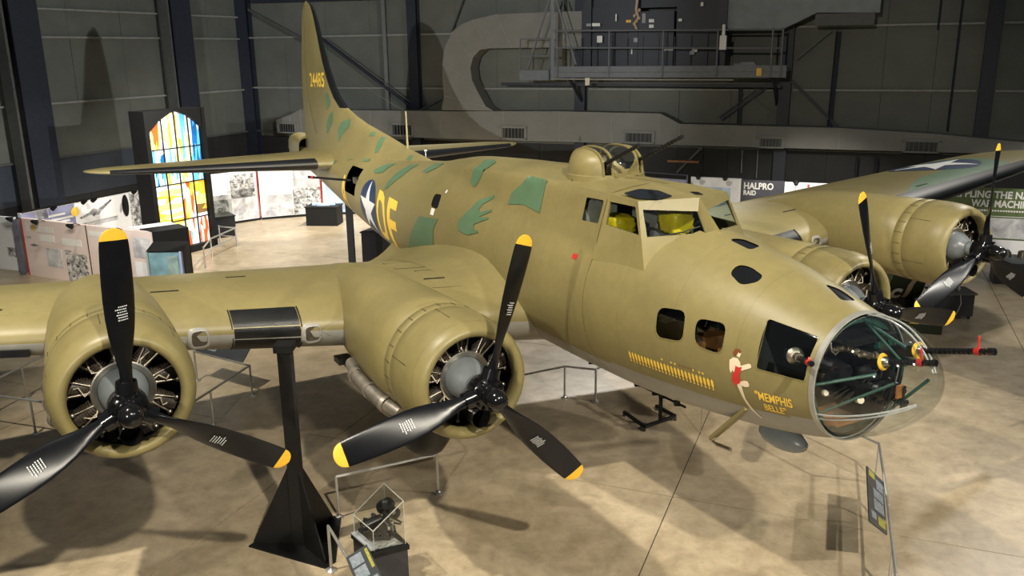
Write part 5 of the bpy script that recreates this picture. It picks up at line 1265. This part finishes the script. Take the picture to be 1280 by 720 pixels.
# rear printed wall with aircraft pictures
o, d, n, L = board('graphic_wall', 'rear printed wall with aeroplane pictures and a lilac title panel', (-15.25, 26.6), (-13.0, 32.3), 1.88, [(.08, .3, .16, 1.85, 'photo_pale', 'photograph'), (.17, 1.0, .175, 1.85, 'panelblack', 'panel_gap'), (.0, 1.0, .33, 1.85, 'lilac', 'title_panel'), (.335, 1.1, .62, 1.85, 'whitepanel', 'photograph'), (.72, .5, .88, 1.85, 'photo_crowd', 'photograph'), (.88, .5, 1, 1.85, 'photo_dark', 'photograph'), (.34, 1.0, .62, 1.14, 'photo_pale', 'photograph')])
for k, (z, w) in enumerate(((1.56, .65), (1.42, .95), (1.32, .8))): flat_shape(o, d, n, L, [(0, 0), (w, 0), (w, .07), (0, .07)], .16, z, 'paper', 'lettering', .014)
flat_shape(o, d, n, L, [(.16*math.cos(2*PI*k/16), .16*math.sin(2*PI*k/16)) for k in range(16)], .33, 1.58, 'letter', 'roundel', .014)
flat_shape(o, d, n, L, [(-.7, -.10), (-.3, .0), (-.1, .12), (.1, .06), (.7, .30), (.72, .25), (.2, -.05), (.12, -.14), (-.05, -.12), (-.1, -.18), (-.2, -.08), (-.65, -.16)], .47, 1.45, 'photo_dark', 'aeroplane_silhouette')
flat_shape(o, d, n, L, [(.28*math.cos(2*PI*k/20)*.55, .28*math.sin(2*PI*k/20)*1.4) for k in range(20)], .685, 1.42, 'panelblack', 'propeller_disc')
mb = MB(); mb.beam((-15.25, 26.65, 1.90), (-13.02, 32.35, 1.90), .10, .04); tag(mb.build('cornice_rail', 'panelblack', None, 0), 'thin black rail along the top of the rear printed wall', 'rail')
# small black picture lamps
def lamp(loc, aim, label):
    o = thing('picture_lamp', label, 'lamp', loc, 0, 'picture lamps on the exhibit walls'); a = Vector(aim).normalized()
    mb = MB(); mb.path([(0, 0, 0), tuple(a*.16+Vector((0, 0, .08))), tuple(a*.34+Vector((0, 0, .05)))], .012, 6); mb.build('arm', 'panelblack', o)
    mb = MB(); e = a*.34+Vector((0, 0, .03)); mb.lathe(e, -a+Vector((0, 0, -.5)), [(0, -.06), (.055, -.06), (.075, .08), (.0, .08)], 12); mb.box(e+Vector((0, 0, .03)), (.18, .1, .06)); mb.build('lamp_head', 'panelblack', o)
    return o
words = ['far left', 'second', 'third', 'fourth', 'fifth']
pd = Vector((5.02, -2.5, 0)).normalized(); pn = Vector((pd.y, -pd.x, 0))
for u, t in ((.05, 'at its left end'), (1.2, 'over the heading'), (2.75, 'over the panel gap'), (4.5, 'right of the propeller tip')):
    p = Vector((-15.08, 26.25, 1.80))+pd*u; lamp(p+pn*.03, pn, 'small black picture lamp above the pink printed wall, '+t)
wd = Vector((2.25, 5.7, 0)).normalized(); wn = Vector((wd.y, -wd.x, 0))
for u, t in ((.9, 'over the pale photograph'), (2.1, 'left of the roundel'), (2.5, 'by the yellow roundel'), (4.3, 'over the propeller picture')):
    p = Vector((-15.25, 26.6, 1.89))+wd*u; lamp(p+wn*.06, wn, 'small black picture lamp on the rear printed wall '+t)
# stained glass tower
T0, T1 = Vector((-11.74, 28.0, 0)), Vector((-10.55, 30.17, 0)); td = (T1-T0).normalized(); tn = Vector((td.y, -td.x, 0)); TL = (T1-T0).length; TR_ = Matrix((td, -tn, Vector((0, 0, 1)))).transposed()
tw = thing('stained_glass_tower', 'tall black frame holding a glowing blue, gold and red stained glass window', 'window', T0.lerp(T1, .5))
tq = lambda u, z, f=0.: td*(u-TL/2)+tn*f+Vector((0, 0, z))
u0, u1 = .16, 2.30
for c, dm in ((tq(.08, 2.42), (.16, .3, 4.84)), (tq(TL-.07, 2.42), (.14, .3, 4.84)), (tq(TL/2, .12), (TL, .3, .24))):
    mb = MB(); mb.box(c, dm, TR_); mb.build('frame', 'panelblack', tw, 0)
mb = MB(); arch = [(u0, 4.84), (u0, 4.18), (.55, 4.5), (1.05, 4.74), (1.3, 4.78), (1.75, 4.62), (2.1, 4.38), (u1, 4.2), (u1, 4.84)]
mb.add([tq(a, z, .15) for a, z in arch]+[tq(a, z, -.15) for a, z in arch], [(0, 1, 2, 3, 4, 8), (4, 5, 6, 7, 8)]+[(k, (k+1) % 9, 9+(k+1) % 9, 9+k) for k in range(9)]); mb.build('frame_head', 'panelblack', tw, 0)
mb = MB(); mb.box(tq(TL/2, 2.42, -.35), (TL, .4, 4.84), TR_); mb.build('light_box', 'panelblack', tw, 0)
def stained(name, seed, cols, ang, scale=3.2):
    m = bpy.data.materials.new(name); n, l = nodes_of(m); b = n['Principled BSDF']; b.inputs['Roughness'].default_value = .25
    tc = n.new('ShaderNodeTexCoord'); mp = n.new('ShaderNodeMapping'); mp.inputs['Location'].default_value = (seed*2.3, seed*.7, seed*1.9)
    mp.inputs['Rotation'].default_value = (0, ang, math.atan2(td.y, td.x)*0); mp.inputs['Scale'].default_value = (scale*3.4, scale*3.4, scale*.42) if ang < 1 else (scale*.55, scale*.55, scale*3.)
    if ang > 1: mp.inputs['Rotation'].default_value = (.12, .12, 0)
    l.new(tc.outputs['Object'], mp.inputs['Vector']); z = n.new('ShaderNodeTexVoronoi'); z.inputs['Scale'].default_value = 1.; l.new(mp.outputs[0], z.inputs['Vector'])
    sp = n.new('ShaderNodeSeparateColor'); l.new(z.outputs['Color'], sp.inputs[0])
    r = n.new('ShaderNodeValToRGB'); r.color_ramp.interpolation = 'CONSTANT'
    while len(r.color_ramp.elements) < len(cols): r.color_ramp.elements.new(.5)
    for k, c in enumerate(cols): r.color_ramp.elements[k].position = k/len(cols); r.color_ramp.elements[k].color = (*c, 1)
    l.new(sp.outputs[0], r.inputs['Fac']); l.new(r.outputs['Color'], b.inputs['Base Color']); l.new(r.outputs['Color'], b.inputs['Emission Color']); b.inputs['Emission Strength'].default_value = 1.0; return m
BLU, SKY, WHT, YEL, GLD, RED, BRN = (.01, .12, .36), (.12, .45, .72), (.85, .9, .9), (.9, .78, .2), (.75, .45, .04), (.62, .10, .02), (.18, .10, .03)
M['sg_blue'] = stained('blue and white stained glass', 1, [SKY, BLU, WHT, BLU, SKY, WHT], .25); M['sg_gold'] = stained('gold and white stained glass', 2, [YEL, WHT, GLD, WHT, SKY, WHT], .1)
M['sg_red'] = stained('red and gold stained glass', 3, [RED, GLD, WHT, YEL, RED, WHT], -.3); M['sg_land'] = stained('amber field stained glass', 4, [YEL, GLD, WHT, BRN, GLD, YEL], 1.35, 2.2); M['sg_robe'] = stained('white and blue stained glass', 5, [WHT, WHT, YEL, SKY, WHT, RED], .2)
cu = [u0, .74, 1.28, 1.82, u1]; rz_ = [.24, 1.15, 2.40, 3.58, 4.84]
pick = [['sg_land', 'sg_land', 'sg_robe', 'sg_red'], ['sg_land', 'sg_land', 'sg_red', 'sg_land'], ['sg_blue', 'sg_gold', 'sg_gold', 'sg_blue'], ['sg_red', 'sg_gold', 'sg_gold', 'sg_blue']]
for i in range(4):
    for j in range(4):
        mb = MB(); top_ = rz_[i+1]-.015; mb.box(tq((cu[j]+cu[j+1])/2, (rz_[i]+top_)/2, -.02), (cu[j+1]-cu[j]-.03, .03, top_-rz_[i]-.015), TR_); mb.build('stained_pane', pick[i][j], tw, 0)
for u in cu[1:-1]:
    mb = MB(); mb.box(tq(u, 2.5, .01), (.035, .05, 4.6), TR_); mb.build('mullion', 'panelblack', tw, 0)
for z in rz_[1:-1]:
    mb = MB(); mb.box(tq(1.23, z, .012), (u1-u0, .05, .035), TR_); mb.build('transom', 'panelblack', tw, 0)
# black walls either side of the tower, and the photo walls to its right
mb = MB(); mb.box(RW(4.6, 10.4, 1.9), (.15, 3.0, 1.6), RROT); tag(mb.build('partition', 'panelblack', None, 0), 'black partition board left of the stained glass window', 'partition')
board('photo_wall', 'black and white photo mural of a village right of the stained glass window', (-12.4, 33.0), (-10.25, 34.95), 2.05, [(.02, .12, .55, 1.2, 'photo_dark', 'photograph'), (.55, .12, .985, 1.35, 'photo_pale', 'photograph'), (.60, 1.0, .95, 1.95, 'photo_crowd', 'photograph'), (.985, .1, 1, 2.05, 'redpanel', 'edge_strip'), (0, 0, 1, .1, 'panelblack', 'skirting')])
board('photo_wall', 'black and white photo mural of mountains and smoke below the tailplane', (-10.2, 34.97), (-7.9, 35.9), 2.05, [(.02, .12, .52, 1.0, 'photo_pale', 'photograph'), (.53, .12, .98, 1.2, 'photo_crowd', 'photograph'), (.55, 1.2, .95, 1.95, 'photo_pale', 'photograph'), (.98, .1, 1, 2.05, 'redpanel', 'edge_strip'), (0, 0, 1, .1, 'panelblack', 'skirting')])
board('photo_wall', 'blue and white printed wall partly hidden behind the rear fuselage', (-7.85, 35.9), (-3.5, 36.3), 2.05, [(.03, .1, .3, 1.5, 'sky', 'photograph'), (.3, .1, .6, 1.2, 'photo_crowd', 'photograph'), (0, 0, 1, .1, 'panelblack', 'skirting')])
def plinth(label, c, dm, rz, items, lip=True, m='panelblack'):
    o = thing('display_plinth', label, 'plinth', (c[0], c[1], 0), rz); mb = MB(); mb.box((0, 0, dm[2]/2), dm); mb.build('body', m, o, 0)
    if lip: mb = MB(); mb.box((0, 0, dm[2]+.02), (dm[0]+.06, dm[1]+.06, .04)); mb.build('top', m, o, 0)
    return o
plinth('low black plinth with papers below the tailplane', (-7.4, 33.9), (1.25, .8, .72), -.1, None)
mb = MB()
mb.box((0, 0, .03), (.5, .3, .06)); mb.box((.25, .1, .05), (.4, .25, .10)); mb.box((-.3, .05, .04), (.3, .2, .08)); tag(mb.build('paper_stack', 'sky', None, 0, loc=(-7.4, 33.9, .76)), 'blue and white papers on the low black plinth', 'papers')
plinth('tall black box behind the tail stand under the fuselage', (-3.35, 25.6), (2.1, 1.0, 1.35), -.35, None)
plinth('dark plinth with a glazed top right of the stained glass window', (-10.9, 31.9), (.9, .9, .75), .6, None)
mb = MB(); mb.box((0, 0, .3), (.8, .8, .6)); tag(mb.build('glass_cover', 'caseglass', None, 0, loc=(-10.9, 31.9, .80), rz=.6), 'clear glass cover on the dark plinth by the stained glass window', 'case')
sc = thing('showcase', 'glass fronted showcase with a blue and white scene below the stained glass', 'showcase', (-9.42, 22.95, 0), .0)
mb = MB(); mb.box((0, .32, .72), (.98, .44, 1.44)); mb.build('body', 'panelblack', sc, 0)
mb = MB(); mb.box((-.05, .07, .72), (.86, .06, 1.34)); mb.build('back_scene', 'sky', sc, 0); mb = MB(); mb.box((.18, .03, .80), (.30, .04, 1.0)); mb.build('back_scene', 'photo_pale', sc, 0)
for x in (-.48, .43): mb = MB(); mb.box((x, .02, .72), (.05, .12, 1.44)); mb.build('corner_post', 'lilac' if x > 0 else 'rail', sc, 0)
mb = MB(); mb.box((0, -.03, .72), (.9, .01, 1.40)); mb.build('glass_front', 'wglass', sc, 0)
mb = MB(); mb.add([(-.49, -.05, 1.445), (.49, -.05, 1.445), (.49, .54, 1.60), (-.49, .54, 1.60), (.49, .54, 1.44), (-.49, .54, 1.44)], [(0, 1, 2, 3), (3, 2, 4, 5), (0, 3, 5), (1, 4, 2)]); mb.build('sloping_top', 'panelblack', sc, 0)

# ------------------------------------------------------------------ right gallery along the back wall
o, d, n, L = board('graphic_wall', 'white exhibit panel with a pale blue picture behind the cockpit', tuple(RW(23.0, 6.0).xy), tuple(RW(24.70, 6.0).xy), 2.27, [(.30, 1.2, .80, 1.95, 'sky', 'photograph'), (.62, 1.5, .72, 1.7, 'photo_dark', 'photograph')])
o, d, n, L = board('graphic_wall', 'charcoal exhibit panel headed HALPRO RAID', tuple(RW(24.72, 6.0).xy), tuple(RW(26.10, 6.0).xy), 2.24, [(.02, .6, .4, 1.3, 'photo_dark', 'photograph'), (.45, .6, .95, 1.6, 'photo_pale', 'photograph')], face='charpanel')
letter_on(o, d, n, L, 'HALPRO', .05, 1.95, .30, 'paper', .98); letter_on(o, d, n, L, 'RAID', .05, 1.74, .22, 'paper', .42)
board('graphic_wall', 'white exhibit panel with a red mark right of the charcoal panel', tuple(RW(26.12, 6.0).xy), tuple(RW(29.4, 6.0).xy), 2.22, [(.05, 1.0, .5, 1.6, 'photo_pale', 'photograph'), (.22, 2.08, .24, 2.18, 'redpanel', 'mark'), (.55, 1.0, .95, 1.7, 'photo_crowd', 'photograph')])
board('graphic_wall', 'dark exhibit panel with purple light painted on behind the top turret', tuple(RW(19.9, 6.0).xy), tuple(RW(22.95, 6.6).xy), 2.4, [(.0, 2.25, 1, 2.4, 'panelblack', 'cornice'), (.1, .8, .5, 1.6, 'photo_dark', 'photograph')], face='lilac')  # dark panel; its lilac face colour paints in the purple light
o, d, n, L = board('graphic_wall', 'green exhibit panel with white capitals behind the far propeller', tuple(RW(30.8, 6.0).xy), tuple(RW(37.2, 6.0).xy), 2.3, [(0, 1.42, 1, 1.44, 'paper', 'rule'), (.0, .75, .6, 1.38, 'photo_pale', 'photograph'), (.0, .0, 1, .7, 'whitepanel', 'text_block')], face='greenpanel')
letter_on(o, d, n, L, 'CRIPPLING THE NAZI', .025, 2.0, .30, 'paper', 2.55); letter_on(o, d, n, L, 'WAR MACHINE', .145, 1.72, .30, 'paper', 1.7); 
for k in range(22): flat_shape(o, d, n, L, [(0, 0), (.055, 0), (.055, .05), (0, .05)], .145+.0115*k, 1.58, 'paper', 'lettering', .014)
for k, (a, z) in enumerate(((23.3, 2.3), (24.2, 2.3), (26.5, 2.24))):
    lamp(RW(a, 6.05, z), RB, 'small black picture lamp above the back wall exhibits '+['left of the blue picture', 'above the blue picture', 'right of the charcoal panel'][k])
mb = MB(); mb.box((0, 0, 0), (1.3, .25, .09), RROT); tag(mb.build('wood_shelf', 'orange', None, 0, loc=RW(21.7, .45, 2.1)), 'strip of pale wood fixed on the dark wall behind the turret', 'shelf')
# things on the floor beyond the nose
cb = thing('equipment_cabinet', 'dark slate cabinet on casters under the far wing', 'cabinet', (10.95, 20.78, 0), -.05)
mb = MB(); mb.box((0, 0, .36), (.92, .6, .56)); mb.build('body', 'tablenavy', cb, 0); mb = MB(); mb.box((0, 0, .66), (1.0, .7, .04)); mb.build('top', 'steel_flange', cb, 0)
for x in (-.4, .4):
    for y in (-.24, .24): mb = MB(); mb.lathe((x-.02, y, .04), (1, 0, 0), [(0, 0), (.04, 0), (.04, .04), (0, .04)], 10); mb.build('caster', 'rubber', cb)
mb = MB(); mb.path([(.05, -.36, .66), (.06, -.42, .45), (-.05, -.46, .2), (-.3, -.55, .02)], .012, 6); tag(mb.build('power_cord', 'rail', None, loc=(10.95, 20.76, 0)), 'pale power cord hanging from the slate cabinet to the floor', 'cord')
for x, y in ((10.75, 20.75), (11.1, 20.7)):
    mb = MB(); mb.lathe((0, 0, 0), (0, 0, 1), [(.0, 0), (.05, 0), (.055, .06), (.03, .11), (0, .11)], 10); tag(mb.build('metal_cup', 'steel', None, loc=(x, y, .68)), 'small bright metal fitting on top of the slate cabinet, '+('left one' if x < 10.8 else 'right one'), 'fitting')
cr = thing('ammunition_crate', 'dark green crate with yellow stencil marks beyond the nose', 'crate', (9.52, 19.75, 0), -.32)
mb = MB(); mb.box((0, 0, .2), (1.35, .5, .4)); mb.build('body', 'crate', cr, 0); mb = MB(); mb.box((0, 0, .42), (1.4, .54, .05)); mb.build('lid', 'crate', cr, 0)
for x, z, w in ((.05, .29, .22), (.42, .30, .16), (.06, .24, .20)):
    mb = MB(); mb.box((x, -.252, z), (w, .004, .022)); mb.build('stencil_mark', 'letter', cr, 0)
nsx = thing('fuselage_section', 'dark green aircraft nose section with a tan painted figure under the far wing', 'exhibit', (9.85, 22.05, 0), -.06)
mb = MB(); mb.lathe((-1.9, 0, .98), (1, 0, 0), [(.0, 0), (.45, .05), (.68, .4), (.80, 1.0), (.85, 2.6), (0, 2.6)], 40); mb.build('shell', 'crate', nsx, 50)
def on_cyl(name, pts, m, off=.012):      # pts: (x, height)
    v, f = subdiv_flat(pts, [tuple(range(len(pts)))], .12); mb = MB(); R_ = .85+off
    mb.add([(x, -R_*math.sqrt(max(0, 1-((z-.98)/R_)**2)), z) for x, z in v], f); mb.build(name, m, nsx, 50, recalc=False)
on_cyl('painted_figure', [(.28, 1.12), (.52, 1.16), (.60, 1.05), (.52, .92), (.42, .74), (.36, .30), (.24, .30), (.28, .70), (.38, .92), (.27, 1.02)], 'tan'); on_cyl('painted_figure', [(.54, 1.12), (.68, 1.10), (.66, .98), (.56, .96)], 'navy')
on_cyl('camouflage_patch', [(-.5, 1.3), (-.05, 1.35), (-.15, .9), (-.3, .35), (-.6, .3), (-.6, .8)], 'moss')
v, f = text_shape('C', .40, .03); v2, f2 = subdiv_flat(v, f, .12); mb = MB(); mb.add([(x*.9-.08, -.866*math.sqrt(max(0, 1-((y+.30-.98)/.866)**2)), y+.30) for x, y in v2], f2); mb.build('lettering', 'paper', nsx, 50, recalc=False)
for x in (-.9, .5): mb = MB(); mb.box((x, 0, .11), (.25, 1.0, .22)); mb.build('cradle', 'standblack', nsx, 0)
tbx = thing('showcase', 'dark framed showcase with grey machinery behind the far propeller', 'showcase', tuple(RW(33.3, 8.5).xy)+(0,), -.38)
mb = MB(); mb.box((0, 0, .3), (2.2, .9, .6)); mb.build('body', 'tablenavy', tbx, 0); mb = MB(); mb.box((0, 0, .66), (2.0, .7, .12)); mb.build('tray', 'hood', tbx, 0)
for k in range(5): mb = MB(); mb.lathe((-.8+.4*k, 0, .72), (0, 0, 1), [(0, 0), (.13, 0), (.12, .12+.05*(k % 2)), (.05, .2), (0, .2)], 12); mb.build('machine_part', 'oldsteel', tbx)
